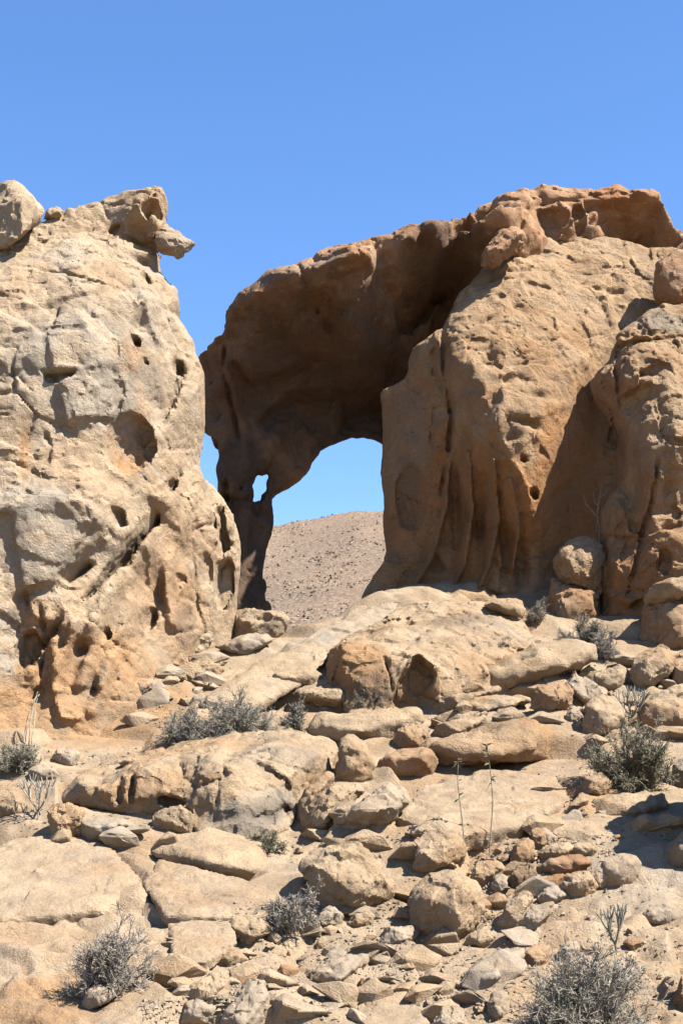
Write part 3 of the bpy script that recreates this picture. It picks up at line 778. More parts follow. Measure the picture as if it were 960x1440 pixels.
# ------------------------------------------------------------------ right buttress and pillar
def det_butt(v, n):
    ch, ed = chips(v, 2.6, 22)
    up = sstep(-.15, .4, n[:, 2])
    rough = up * (.45 + .55 * sstep(-.2, .3, perlin(v, .9, 44)))
    s = rough * (.038 * ch - .012 * np.clip(1 - ed / .08, 0, 1))
    ch2, ed2 = chips(v, 6.5, 23)
    s += (.1 + .9 * rough) * .016 * ch2
    s += .012 * fbm(v, 1.8, 3, seed=25) * (.4 + .6 * rough) + .010 * fbm(v, 8, 2, seed=26)
    return s
butt_outline = [(534, 550, 26.1), (540, 545, 26.0), (556, 542, 25.9), (570, 535, 25.8), (577, 521, 25.7), (577, 500, 25.7), (581, 489, 25.7), (591, 480, 25.5), (605, 467, 25.3), (614, 457, 25.2), (621, 455, 25.2), (628, 440, 25.3), (640, 424, 25.5),
    (651, 405, 25.7), (665, 392, 25.9), (680, 375, 26.1), (695, 358, 26.3), (735, 342, 26.7), (760, 333, 26.9), (800, 328, 27.1), (830, 327, 27.2), (852, 331, 27.2), (880, 338, 27.2), (920, 345, 27.2), (960, 348, 27.2), (1010, 370, 27.3),
    (1010, 950, 24.5), (860, 930, 24.6), (760, 920, 24.5), (640, 890, 24.8), (520, 880, 25.6), (500, 862, 25.8), (512, 835, 25.8), (524, 806, 25.8), (540, 786, 25.8), (545, 770, 26.2), (541, 740, 26.2), (540, 700, 26.2), (537, 650, 26.2), (538, 630, 26.2), (540, 600, 26.2), (537, 575, 26.1)]
butt_ctrl = [(575, 600, 25.75), (605, 650, 25.4), (570, 700, 25.85), (585, 780, 25.6), (597, 520, 25.4), (618, 480, 25.0), (640, 520, 24.5), (628, 580, 25.1), (632, 650, 25.4), (640, 720, 25.4), (640, 800, 25.3), (600, 830, 25.4),
    (645, 470, 24.7), (680, 540, 24.1), (700, 600, 23.85), (725, 650, 23.8), (742, 690, 23.9), (748, 730, 24.25), (680, 640, 24.35), (660, 600, 24.5),
    (685, 700, 24.8), (720, 750, 24.7), (740, 780, 24.7), (700, 830, 24.8), (750, 840, 24.8),
    (700, 450, 24.8), (760, 450, 25.1), (820, 420, 25.9), (800, 360, 26.6), (720, 380, 25.7), (880, 370, 26.6), (900, 430, 26.2), (800, 520, 24.6), (760, 580, 24.0), (850, 480, 25.5), (740, 520, 24.4),
    (790, 620, 24.4), (830, 700, 25.3), (790, 720, 24.9), (800, 820, 25.2), (860, 600, 25.6), (850, 800, 25.4), (830, 570, 25.1), (1000, 600, 25.8)]
butt_feats = [
    ('step', [(750, 690), (738, 660), (700, 640), (660, 600), (640, 560)], -.12, 40, 5),
    ('crack', [(622, 462), (626, 520), (636, 580), (630, 640), (620, 700)], 5, .25), ('crack', [(612, 480), (605, 510), (625, 545)], 5, .12),
    ('ridge', [(630, 640), (625, 720), (605, 790), (580, 830)], 4, .28), ('ridge', [(655, 640), (662, 720), (650, 800), (630, 840)], 4, .28), ('ridge', [(690, 650), (700, 730), (685, 800), (665, 845)], 4, .30), ('ridge', [(715, 680), (728, 750), (720, 800)], 4, .26),
    ('dent', 642, 720, 8, 80, .18), ('dent', 677, 740, 8, 70, .18), ('dent', 710, 770, 8, 60, .18, 8), ('cave', 578, 700, 22, 48, .22, 4), ('dent', 735, 800, 12, 36, .3),
    ('step', [(745, 360), (800, 395), (740, 430)], .0, 40, 5), ('dent', 730, 430, 12, 18, .15, 40), ('dent', 705, 415, 10, 14, .14, 30), ('dent', 690, 500, 10, 24, .18, -20), ('dent', 715, 530, 26, 8, .14, 15),
    ('dent', 690, 570, 10, 26, .2, -15), ('dent', 740, 590, 26, 8, .15, -20), ('dent', 722, 610, 10, 10, .15), ('dent', 755, 555, 16, 8, .12), ('dent', 680, 395, 20, 8, .12, 20), ('dent', 730, 380, 30, 7, .1, 10), ('dent', 860, 410, 20, 8, .1),
    ('crack', [(720, 500), (755, 490), (800, 470)], 4, .06), ('cave', 752, 690, 8, 8, .25), ('cave', 738, 640, 6, 6, .2), ('crack', [(520, 850), (600, 838), (680, 836), (760, 850)], 8, .22),
]
mass('rock_buttress', butt_outline, butt_ctrl, M_BUTT, T=1.3, taper=.55, k=.14, vox=.034, feats=butt_feats, facets=((.7, .14), (1.8, .07), (4, .03)), nicks=((1.3, .045, .2), (2.9, .03, .22)), fract=(.8, .04, 1.0), noise=((1.3, .05),), noise2=((3.5, .012),), detail=det_butt, seed=3,
     stains_and_shade=[('r', 640, 740, 150, 130, 1.0, 0), ('r', 580, 640, 60, 130, .8, 0), ('r', 800, 700, 80, 160, 1.0, 0), ('g', 570, 620, 40, 90, .6, 0), ('b', 575, 690, 20, 60, .35, 0), ('b', 640, 850, 100, 16, .6, 0)],
     tag=dict(label='massive domed orange buttress with fluted hollow side carrying the arch', cat='rock buttress'))

pil_outline = [(836, 528, 24.3), (845, 512, 24.3), (862, 496, 24.3), (872, 470, 24.5), (890, 450, 24.7), (908, 436, 24.8), (928, 427, 24.9), (960, 424, 25.0), (1010, 430, 25.0), (1010, 970, 22.6), (870, 960, 23.4), (846, 930, 23.6), (845, 880, 23.7), (852, 850, 23.7),
    (846, 800, 23.8), (848, 760, 23.9), (850, 712, 24.0), (862, 692, 24.1), (871, 680, 24.2), (870, 640, 24.3), (867, 610, 24.3), (858, 588, 24.3), (846, 562, 24.3), (838, 540, 24.3)]
pil_ctrl = [(900, 480, 24.0), (950, 470, 24.1), (880, 530, 23.6), (940, 540, 23.3), (900, 600, 23.4), (900, 650, 23.5), (950, 640, 23.1), (910, 720, 23.3), (950, 760, 22.9), (880, 740, 23.6), (870, 800, 23.4), (900, 830, 23.2), (870, 850, 23.2), (890, 900, 23.3), (950, 880, 22.7), (1010, 600, 23.2)]
pil_feats = [('crack', [(960, 470), (900, 477), (872, 486), (866, 520), (872, 560)], 5, .25), ('ridge', [(905, 600), (912, 660), (930, 700)], 12, .15), ('dent', 893, 690, 12, 40, .25, -10), ('crack', [(925, 640), (918, 700), (905, 760), (888, 820)], 5, .2),
    ('dent', 935, 690, 12, 30, .2, -15), ('dent', 945, 740, 16, 10, .2), ('cave', 935, 790, 10, 20, .2), ('dent', 885, 770, 26, 26, .2), ('step', [(920, 835), (890, 850), (850, 842)], .25, 40, 4), ('dent', 890, 560, 10, 20, .15), ('crack', [(845, 530), (858, 560), (870, 600)], 4, .15),
    ('crack', [(880, 860), (885, 900)], 4, .2), ('dent', 930, 600, 14, 16, .15, 40), ('dent', 910, 520, 26, 8, .12)]
mass('rock_pillar', pil_outline, pil_ctrl, M_BUTT, T=1.4, taper=.7, k=.16, vox=.030, feats=pil_feats, facets=((.9, .20), (2.0, .10), (4.5, .04)), fract=(.9, .14, .8), noise=((1.3, .05),), noise2=((3.5, .012),), detail=det_butt, seed=4,
     stains_and_shade=[('r', 890, 800, 60, 110, .8, 0), ('g', 930, 450, 60, 24, .9, 0), ('r', 950, 780, 50, 70, .6, 0)],
     tag=dict(label='broken upright rock pillar leaning against the domed buttress beside a shaded recess', cat='rock pillar'))
# ------------------------------------------------------------------ big slabs on the slope
mass('flat_boulder', [(458, 935, 21.2), (462, 915, 21.4), (476, 903, 21.7), (520, 880, 22.4), (570, 851, 23.2), (600, 845, 23.4), (650, 843, 23.5), (690, 848, 23.4), (730, 868, 23.0), (748, 892, 22.6), (790, 898, 22.2), (830, 905, 21.9), (838, 930, 21.6), (800, 955, 21.2),
                   (700, 985, 20.3), (640, 1010, 19.9), (560, 1012, 19.8), (490, 1006, 19.9), (460, 965, 20.6)],
     [(485, 908, 20.5), (480, 935, 20.2), (545, 893, 20.9), (620, 880, 21.5), (680, 890, 21.5), (555, 915, 20.2), (620, 925, 20.3), (650, 945, 20.2), (500, 960, 19.95), (540, 975, 19.85), (600, 980, 19.9), (720, 912, 21.2), (770, 912, 21.4), (650, 860, 22.5), (700, 870, 22.5), (640, 990, 19.9), (720, 955, 20.5)],
     M_SLAB, T=1.4, taper=.5, k=.06, vox=.03, feats=[('poly', [(588, 918), (612, 938), (618, 952), (606, 972), (632, 1012), (535, 1012), (545, 985), (556, 955), (574, 932)], .34, 7), ('dent', 580, 990, 40, 24, .2), ('step', [(640, 955), (618, 940), (590, 914), (570, 920), (552, 955)], -.10, 25, 4),  ('crack', [(540, 920), (548, 950), (553, 980)], 4, .12), ('crack', [(713, 888), (705, 905), (702, 915)], 5, .15), ('crack', [(470, 912), (465, 950)], 4, .1)],
     lin=.9, noise=((1.6, .03),), facets=((.9, .12), (2.4, .04)), nicks=((2.9, .03, .2),), noise2=((3, .03),), detail=lambda v, n: .045 * chips(v, 3.2, 31)[0] + .02 * chips(v, 8, 32)[0] + .02 * fbm(v, 3, 3, seed=33), seed=6,
     stains_and_shade=[('r', 500, 940, 70, 60, .8, 0), ('b', 530, 970, 40, 30, .6, 0), ('b', 650, 870, 50, 16, .5, 20), ('r', 590, 960, 40, 40, .8, 0), ('g', 680, 890, 80, 40, .6, 0)],
     tag=dict(label='huge sloping boulder with a shaded alcove in its front below the buttress', cat='boulder'))
mass('flat_boulder', [(68, 1108, 17.5), (76, 1090, 17.7), (140, 1078, 18.0), (180, 1064, 18.2), (240, 1049, 18.4), (300, 1035, 18.6), (370, 1026, 18.8), (430, 1030, 18.7), (468, 1041, 18.4), (476, 1056, 18.1), (466, 1090, 17.6), (442, 1112, 17.2), (418, 1142, 16.4), (402, 1175, 16.0),
                   (330, 1192, 15.6), (285, 1190, 15.7), (268, 1152, 16.1), (215, 1146, 16.3), (120, 1136, 16.7), (80, 1128, 17.0)],
     [(110, 1098, 16.7), (200, 1080, 16.45), (300, 1060, 16.5), (390, 1048, 16.9), (250, 1108, 16.15), (330, 1120, 15.9), (400, 1100, 16.35), (150, 1112, 16.4), (210, 1118, 16.25), (320, 1080, 16.15), (440, 1065, 17.1), (340, 1155, 15.75), (180, 1125, 16.3), (250, 1065, 16.8)],
     M_SLAB, T=1.2, taper=.5, k=.06, vox=.028, feats=[('cave', 165, 1112, 8, 22, .2), ('cave', 182, 1108, 7, 24, .2), ('crack', [(250, 1075), (255, 1090)], 6, .12), ('crack', [(255, 1095), (278, 1106), (308, 1095)], 3, .08), ('crack', [(310, 1060), (316, 1090)], 5, .1), ('cave', 240, 1128, 22, 10, .3, -10), ('crack', [(306, 1095), (304, 1130)], 4, .12),
            ('crack', [(340, 1060), (400, 1075), (440, 1090)], 3, .07), ('crack', [(360, 1072), (372, 1080)], 5, .1), ('cave', 400, 1140, 10, 10, .2), ('dent', 130, 1110, 8, 14, .12)],
     lin=.9, noise=((1.6, .03),), facets=((1.0, .12), (2.6, .04)), nicks=((2.9, .03, .2),), noise2=((3, .03),), detail=lambda v, n: .04 * chips(v, 3.4, 41)[0] + .018 * chips(v, 8, 42)[0] + .02 * fbm(v, 3, 3, seed=43), seed=7,
     stains_and_shade=[('g', 360, 1145, 90, 36, 1, 15), ('b', 350, 1150, 70, 24, .45, 15), ('r', 200, 1110, 120, 30, .5, 10), ('g', 400, 1060, 80, 30, .6, -10)],
     tag=dict(label='long low tan slab with cracked front overhanging two small boulders', cat='boulder'))

# ------------------------------------------------------------------ single rocks, each traced and given depth
def hull_planes(pts):
    bm = bmesh.new()
    for p in pts: bm.verts.new(p)
    r = bmesh.ops.convex_hull(bm, input=bm.verts)
    bm.normal_update()
    c = np.mean(pts, 0); N_, D_ = [], []
    for f in bm.faces:
        n = np.array(f.normal); d = n @ np.array(f.verts[0].co)
        if n @ c > d: n, d = -n, -d
        if all((n @ m < .999) for m in N_): N_.append(n); D_.append(d)
    bm.free()
    return np.array(N_), np.array(D_)

NROCK = [0]
def rock(name, label, mat, pts, Y=None, tilt=.5, depth=.55, ridge=(), cat='boulder', group=None, rough=1.0, feats=None, res=52, stains_and_shade=(), base=None, roundness=.012, lift=0):
    NROCK[0] += 1; sd = NROCK[0] * 1.37
    A = np.array(pts, float)
    while len(A) > 7 and roundness < .03:        # few straight edges, as broken rock has
        e1 = A - np.roll(A, 1, 0); e2 = np.roll(A, -1, 0) - A
        tn = np.abs(np.arctan2(e1[:, 0] * e2[:, 1] - e1[:, 1] * e2[:, 0], (e1 * e2).sum(1)))
        if tn.min() > .5: break
        A = np.delete(A, int(tn.argmin()), 0)
    bot = A[:, 1].max(); bx = A[A[:, 1] > bot - 8][:, 0].mean()
    if Y is None: Y = hit(*(base or (bx, bot - 3)))[1]
    s = Y / FPX
    def W(px, py, dy=0.0): return P(px, py, Y + tilt * (bot - py) * s - dy)
    O = np.array([W(*p) for p in A]); c2 = A.mean(0)
    w = np.ptp(A[:, 0]) * s; h = np.ptp(A[:, 1]) * s; size = math.sqrt(w * h); dep = depth * size
    r_ = np.random.default_rng(NROCK[0])
    front = [W(*q) for q in ridge]
    if not ridge:
        hw, hh = np.ptp(A[:, 0]), np.ptp(A[:, 1]); top = A[:, 1].min()
        tl = r_.uniform(-.12, .12)
        for fx, fy, fd in ((-.30 + r_.uniform(-.06, .06), .38 + tl, .8), (.28 + r_.uniform(-.06, .06), .36 - tl, .9), (r_.uniform(-.2, .2), .75, .95)):
            front.append(W(A[:, 0].min() + (.5 + fx) * hw, top + fy * hh, dep * fd * r_.uniform(.75, 1.0)))
    backp = []
    for p in A[::2]:
        q = c2 + (p - c2) * .75
        backp.append(W(q[0], q[1], -dep * r_.uniform(.7, 1.0)) - np.array([0, 0, .12 * h]))
    low = [O[i] + np.array([0, .05 * size, -.12 * size]) for i in range(len(A)) if A[i, 1] > bot - .35 * np.ptp(A[:, 1])]
    allp = np.vstack([O, front, backp, low])
    N_, D_ = hull_planes(allp)
    vox = max(max(np.ptp(allp, 0)) / res, .009)
    lo = allp.min(0) - 3 * vox - .03 * size; hi = allp.max(0) + 3 * vox + .03 * size
    ax = [np.arange(lo[i], hi[i], vox) for i in range(3)]
    G = np.stack(np.meshgrid(*ax, indexing='ij'), -1).reshape(-1, 3)
    cn = r_.normal(size=(7, 3)); cn[:, 1] = -np.abs(cn[:, 1]) * .8; cn[:, 2] += .3; cn /= np.linalg.norm(cn, axis=1, keepdims=True)
    if roundness < .03 and not ridge:
        N_ = np.vstack([N_, cn]); D_ = np.concatenate([D_, (allp @ cn.T).max(0) - r_.uniform(.03, .13, 7) * size])
    d = (G.astype(np.float32) @ N_.T.astype(np.float32) - D_.astype(np.float32)).max(1) - .015 * size
    dg = d.reshape([len(a) for a in ax])
    for _ in range(int((roundness * size / vox) ** 2 * 2) if roundness > .03 else 0):
        for a_ in range(3):
            dg = .5 * dg + .25 * (np.roll(dg, 1, a_) + np.roll(dg, -1, a_))
    d = dg.ravel()
    nb = np.abs(d) < .2 * size
    g = G[nb]
    d[nb] += rough * size * (.022 * perlin(g, 1.6 / size, sd) + .010 * ridged(g, 3.2 / size, 2, sd + 5))
    if feats:
        for (px, py, rpx, dd) in feats:
            c = W(px, py, dep * .7); d = np.maximum(d, rpx * s - np.linalg.norm((G - c) * np.array([1, 1 / max(dd, .1), 1]), axis=1))
    D = d.reshape([len(a) for a in ax])
    D[0] = D[-1] = 1; D[:, 0] = D[:, -1] = 1; D[:, :, 0] = D[:, :, -1] = 1
    v, f = surface_nets(D, lo, vox)
    n = vnormals(v, f)
    v = v + n * (rough * (.05 * size * chips(v, 1.7 / size, sd + 3)[0] + .045 * size * chips(v, 3.6 / size, sd)[0] + .02 * size * chips(v, 8 / size, sd + 1)[0]) + .012 * min(size, 1) * fbm(v, 7 / size, 2, seed=sd))[:, None]
    b = np.array([v[:, 0].mean(), v[:, 1].mean(), v[:, 2].min()])
    me = mesh_np(name, v - b, f)
    stain_shade_attr(me, v, stains_and_shade, lambda px, py: W(px, py, dep * .5))
    return link(name, me, mat, loc=b + np.array([0, 0, lift]), label=label, cat=cat, group=group)

S, G_, R_, B_ = M_SLAB, M_PALE, M_RED, M_BUTT
ROCKS = [
 # on the cliff and buttress tops
 ('boulder', 'square tan boulder perched on the cliff top casting shade on the cliff', M_CLIFF, [(-22, 275), (0, 252), (20, 249), (30, 254), (45, 270), (62, 296), (52, 314), (25, 332), (0, 345), (-28, 352)], dict(Y=21.5, tilt=.1, depth=.7)),
 ('stone', 'small flat stone beside the square boulder on the cliff top', M_CLIFF, [(60, 306), (66, 294), (80, 290), (91, 296), (84, 304)], dict(Y=22.0, tilt=.1)),
 ('boulder', 'dark brown boulder resting on the shoulder of the domed buttress', M_ARCH, [(918, 388), (922, 365), (935, 352), (960, 346), (990, 348), (1000, 420), (960, 436), (930, 428), (920, 408)], dict(Y=25.6, tilt=.2)),
 ('rock_flake', 'grey brown angular flake wedged between the arch and the domed buttress', M_ARCH, [(674, 366), (682, 345), (698, 321), (715, 313), (735, 320), (744, 330), (738, 346), (700, 366)], dict(Y=25.2, tilt=.4, cat='rock')),
 # in the shaded recess
 ('flat_boulder', 'dark shaded ledge along the foot of the fluted buttress side', B_, [(548, 850), (560, 834), (600, 824), (650, 828), (700, 838), (705, 856), (640, 866), (580, 864)], dict(Y=24.5, tilt=.4, depth=.4, cat='rock')),
 ('boulder', 'grey capped block leaning in the shaded recess beside the pillar', B_, [(773, 778), (784, 763), (805, 754), (835, 752), (848, 765), (851, 800), (846, 832), (820, 824), (790, 816), (774, 802)], dict(Y=23.9, tilt=.15, depth=.6)),
 ('boulder', 'orange lower block under the grey capped block in the recess', R_, [(766, 838), (774, 816), (800, 818), (830, 827), (843, 845), (843, 885), (800, 905), (766, 898)], dict(Y=23.8, tilt=.1, depth=.6)),
 ('boulder', 'split orange boulder at the foot of the upright pillar', R_, [(900, 905), (903, 850), (920, 836), (950, 826), (1000, 822), (1000, 920), (920, 925)], dict(Y=22.6, tilt=.35, depth=.6)),
 ('flat_boulder', 'thin flat slab lying on the split orange boulder by the pillar', S, [(905, 838), (930, 828), (975, 806), (1000, 800), (1000, 822), (940, 842)], dict(Y=22.5, tilt=.3, cat='rock')),
 # saddle and cliff foot
 ('boulder', 'hollowed boulder in the saddle at the foot of the arch leg', S, [(322, 872), (330, 853), (345, 853), (360, 852), (385, 855), (399, 861), (405, 873), (396, 892), (370, 899), (335, 893)], dict(Y=23.3, tilt=.3, feats=[(371, 866, 11, .8), (340, 885, 14, .8)])),
 ('flat_boulder', 'pale flat slab bridging the rubble below the hollowed saddle boulder', G_, [(302, 910), (318, 899), (345, 890), (378, 892), (384, 900), (370, 910), (345, 921), (318, 915)], dict(cat='rock', tilt=.6)),
 ('boulder', 'curled pale rock with a scooped side at the cliff foot', M_CLIFF, [(261, 898), (268, 888), (288, 884), (299, 889), (296, 908), (283, 921), (267, 921), (262, 908)], dict(feats=[(285, 905, 9, .8)])),
 ('boulder', 'two toned rounded boulder resting among rubble at the cliff foot', S, [(254, 942), (264, 929), (284, 923), (303, 930), (313, 943), (308, 953), (290, 960), (262, 958)], {}),
 ('boulder', 'hollow backed grey slab leaning on sloping rock behind the wide shrub', S, [(365, 955), (385, 942), (410, 935), (440, 940), (457, 950), (440, 962), (400, 964)], dict(cat='rock', tilt=.8)),
 ('flat_boulder', 'cream flat topped slab with orange underside beside the dark small shrub', S, [(411, 976), (420, 967), (478, 961), (494, 966), (498, 980), (486, 996), (466, 992), (430, 984)], dict(cat='rock', tilt=.8, ridge=[(425, 975, .35), (480, 970, .4), (490, 985, .3), (470, 985, .35)], depth=.7)),
 ('stone', 'small pale stone beneath the cream flat topped slab', G_, [(446, 992), (460, 985), (472, 990), (472, 1002), (450, 1004)], {}),
 ('boulder', 'long rounded tan boulder behind the upright wedge rock', S, [(431, 1024), (445, 1005), (480, 995), (530, 991), (580, 994), (600, 1002), (592, 1020), (560, 1038), (520, 1044), (480, 1038), (440, 1036)], dict(tilt=.7)),
 ('boulder', 'upright wedge shaped rock with cracked face standing in the rubble', S, [(469, 1095), (473, 1060), (480, 1035), (500, 1027), (513, 1040), (526, 1070), (529, 1087), (512, 1102), (488, 1100)], dict(tilt=.25, depth=.35)),
 ('boulder', 'narrow tilted rock wedged at the end of the long slab', S, [(411, 1155), (415, 1130), (432, 1105), (460, 1085), (470, 1090), (470, 1106), (450, 1120), (436, 1142), (425, 1160)], dict(tilt=.3)),
 ('boulder', 'pointed boulder with one shaded side below the upright wedge', S, [(420, 1148), (440, 1120), (470, 1103), (506, 1100), (512, 1112), (492, 1137), (470, 1157), (450, 1172), (430, 1168)], dict(tilt=.3, ridge=[(462, 1118, .35), (458, 1155, .4), (490, 1112, .25)])),
 ('boulder', 'pale angular boulder with a shaded notch under its front edge', G_, [(470, 1153), (490, 1130), (520, 1110), (546, 1098), (570, 1109), (574, 1125), (560, 1144), (530, 1162), (510, 1168), (480, 1163)], dict(tilt=.5, ridge=[(500, 1140, .4), (545, 1115, .3), (555, 1135, .3), (520, 1142, .42)], depth=.6)),
 ('boulder', 'dark wedge boulder under the end of the stacked slabs', B_, [(549, 1048), (560, 1026), (585, 1014), (606, 1024), (605, 1046), (590, 1055), (560, 1055)], dict(tilt=.3)),
 ('boulder', 'shaded brown block tucked under the orange lozenge slab', R_, [(527, 1072), (560, 1054), (600, 1050), (625, 1070), (602, 1092), (545, 1090)], dict(tilt=.15)),
 ('flat_boulder', 'upper slab of the stacked pair on the orange lozenge slab', S, [(603, 1010), (618, 1002), (680, 993), (703, 993), (706, 1002), (682, 1009), (640, 1019), (605, 1024)], dict(cat='rock', tilt=.4, depth=.6)),
 ('flat_boulder', 'lower slab of the stacked pair on the orange lozenge slab', S, [(606, 1032), (620, 1021), (680, 1003), (687, 1011), (662, 1027), (620, 1038)], dict(cat='rock', tilt=.3, depth=.6)),
 ('flat_boulder', 'large orange lozenge slab with shade along its lower edge', M_BUTT, [(592, 1052), (600, 1042), (640, 1029), (690, 1010), (738, 1006), (768, 1018), (779, 1038), (766, 1056), (722, 1076), (690, 1079), (640, 1070), (608, 1070)], dict(tilt=.55, ridge=[(620, 1050, .5), (700, 1030, .45), (750, 1030, .35), (700, 1062, .6), (640, 1058, .55), (750, 1052, .35)])),
 ('flat_boulder', 'long ledge slab tucked above the stacked slabs', S, [(610, 996), (625, 981), (670, 965), (700, 961), (705, 970), (672, 984), (640, 1002)], dict(cat='rock', tilt=.5)),
 ('flat_boulder', 'thick layered slab lying against the huge alcove boulder', S, [(652, 962), (680, 937), (720, 917), (760, 905), (800, 903), (836, 908), (839, 930), (800, 944), (740, 960), (690, 970)], dict(tilt=.5, ridge=[(690, 945, .35), (760, 925, .4), (820, 918, .3), (800, 938, .3), (700, 962, .3), (750, 945, .42)])),
 ('flat_boulder', 'thin layered slab between the ledge slab and the shaded block', S, [(632, 1004), (660, 987), (690, 978), (740, 974), (748, 985), (702, 998), (650, 1008)], dict(cat='rock', tilt=.5)),
 ('boulder', 'shaded square block behind the slanted slab', R_, [(746, 990), (754, 966), (790, 957), (807, 970), (802, 992), (775, 1002)], dict(tilt=.3)),
 ('flat_boulder', 'slanted slab leaning over the shaded square block', G_, [(793, 958), (806, 949), (822, 953), (852, 980), (853, 992), (832, 993), (806, 977)], dict(cat='rock', tilt=.3)),
 ('boulder', 'smooth rounded boulder beside the pale candelabra plant', S, [(815, 1020), (825, 990), (845, 978), (876, 988), (884, 1010), (862, 1034), (830, 1039)], dict(tilt=.6)),
 ('stone', 'small block between the slanted slab and the lozenge slab', G_, [(793, 1010), (800, 993), (820, 994), (824, 1012), (802, 1018)], {}),
 ('flat_boulder', 'flat slab lying on top of the huge alcove boulder', S, [(677, 850), (690, 842), (734, 842), (739, 853), (735, 864), (705, 860)], dict(Y=22.9, cat='rock', tilt=.2, depth=.7)),
 ('boulder', 'big cracked boulder behind the pale candelabra plant', S, [(898, 1020), (903, 984), (938, 960), (1000, 955), (1000, 1020), (950, 1028)], dict(tilt=.7)),
 ('boulder', 'angular boulder above the big cracked boulder near the pillar foot', S, [(883, 948), (895, 917), (930, 904), (947, 918), (948, 945), (905, 970)], dict(tilt=.5)),
 ('boulder', 'low broken rock between the dry shrub and the slanted slab', S, [(828, 966), (838, 944), (870, 934), (888, 945), (874, 966), (845, 970)], dict(tilt=.5)),
 ('boulder', 'wide pale slab rising beside the angular pillar foot boulder', S, [(940, 960), (945, 925), (980, 905), (1040, 905), (1040, 975), (960, 978)], dict(tilt=.7)),
 # left foreground
 ('boulder', 'pale oval boulder propped under the long low slab', G_, [(109, 1155), (118, 1144), (150, 1143), (188, 1154), (194, 1161), (180, 1172), (150, 1182), (125, 1185), (111, 1172)], dict(tilt=.25)),
 ('boulder', 'shaded brown block beside the pale oval boulder', B_, [(66, 1140), (72, 1128), (100, 1128), (118, 1136), (116, 1175), (95, 1184), (72, 1172)], dict(tilt=.2)),
 ('boulder', 'peaked boulder under the cracked front of the long low slab', S, [(211, 1154), (221, 1137), (246, 1128), (264, 1140), (280, 1151), (276, 1167), (246, 1171), (217, 1164)], dict(tilt=.3)),
 ('stone', 'small stone between the pale oval and peaked boulders', G_, [(190, 1168), (197, 1160), (211, 1161), (211, 1169), (198, 1172)], dict(tilt=.2)),
 ('boulder', 'dark split boulder beside the white candelabra plant', S, [(-25, 1145), (-20, 1112), (15, 1104), (33, 1116), (42, 1138), (22, 1152)], dict(tilt=.4)),
 ('boulder', 'rounded pale boulder near the hanging dead stems', G_, [(72, 1064), (80, 1053), (100, 1050), (115, 1060), (113, 1075), (88, 1079)], dict(tilt=.5)),
 ('flat_boulder', 'flat cream stone above the white candelabra plant', G_, [(38, 1083), (55, 1075), (75, 1077), (84, 1092), (62, 1098), (42, 1091)], dict(cat='stone', tilt=.7)),
 ('flat_boulder', 'thin plate lying on the back of the long low slab', S, [(166, 1073), (190, 1062), (213, 1061), (217, 1069), (188, 1082)], dict(cat='stone', tilt=.7, Y=17.6)),
 ('flat_boulder', 'broad smooth slab with a dark undercut on the lower slope', S, [(213, 1200), (240, 1176), (300, 1166), (368, 1184), (379, 1214), (366, 1230), (338, 1240), (290, 1227), (240, 1210)], dict(tilt=1.2, depth=.35, cat='rock', rough=.6, ridge=[(250, 1190, .2), (300, 1180, .2), (350, 1195, .2), (350, 1225, .35), (300, 1215, .35)])),
 ('boulder', 'tilted plate with shaded face at the foot of the large grey shrub', G_, [(106, 1416), (120, 1400), (140, 1386), (164, 1380), (175, 1391), (166, 1401), (140, 1414), (115, 1420)], dict(tilt=.4)),
 # centre foreground
 ('boulder', 'large rugged boulder with broken face beside the small grey shrub', S, [(421, 1222), (430, 1196), (465, 1181), (512, 1187), (542, 1210), (563, 1236), (556, 1256), (530, 1268), (490, 1282), (460, 1276), (434, 1254)], dict(tilt=.35, res=52, feats=[(505, 1278, 9, .8)])),
 ('boulder', 'big smooth round boulder in the middle of the rubble', S, [(572, 1272), (580, 1246), (600, 1229), (630, 1222), (660, 1231), (677, 1255), (681, 1285), (666, 1306), (632, 1319), (602, 1315), (582, 1298)], dict(tilt=.45, depth=.75, roundness=.05, rough=.8, res=52)),
 ('boulder', 'blocky split boulder at the foot of the tall thin stems', S, [(580, 1206), (584, 1178), (600, 1167), (640, 1169), (656, 1188), (657, 1208), (632, 1222), (600, 1230), (582, 1220)], dict(tilt=.35)),
 ('stone', 'pale flat fronted stone at the foot of the small grey shrub', G_, [(441, 1300), (452, 1282), (465, 1272), (480, 1284), (484, 1296), (466, 1308), (450, 1308)], {}),
 ('flat_boulder', 'table shaped slab propped near the big round boulder', G_, [(529, 1322), (545, 1308), (565, 1299), (583, 1305), (584, 1318), (560, 1329), (535, 1329)], dict(cat='stone', tilt=.6)),
 ('flat_boulder', 'long grey slab lying on the gravel below the small grey shrub', G_, [(428, 1371), (445, 1364), (490, 1345), (520, 1339), (524, 1350), (502, 1367), (466, 1391), (452, 1388)], dict(cat='stone', tilt=.7, depth=.5)),
 ('stone', 'dark faced stone on the gravel behind the table shaped slab', S, [(486, 1301), (500, 1283), (520, 1277), (532, 1285), (522, 1300), (500, 1305)], {}),
 ('boulder', 'rough brown boulder half under the small grey shrub', S, [(317, 1302), (330, 1290), (360, 1287), (383, 1297), (384, 1311), (360, 1323), (340, 1328), (324, 1314)], dict(tilt=.5)),
 ('boulder', 'big angular rock beside the heap with the reddish stone', G_, [(312, 1420), (325, 1392), (345, 1373), (371, 1380), (380, 1405), (372, 1440), (335, 1460), (312, 1450)], dict(tilt=.5)),
 ('stone', 'reddish stone on the heap of small stones', R_, [(387, 1368), (395, 1357), (412, 1357), (421, 1365), (419, 1374), (395, 1376)], {}),
 ('stone', 'pale flat stone at the bottom of the heap of small stones', G_, [(368, 1404), (380, 1396), (412, 1399), (417, 1406), (396, 1414), (374, 1413)], {}),
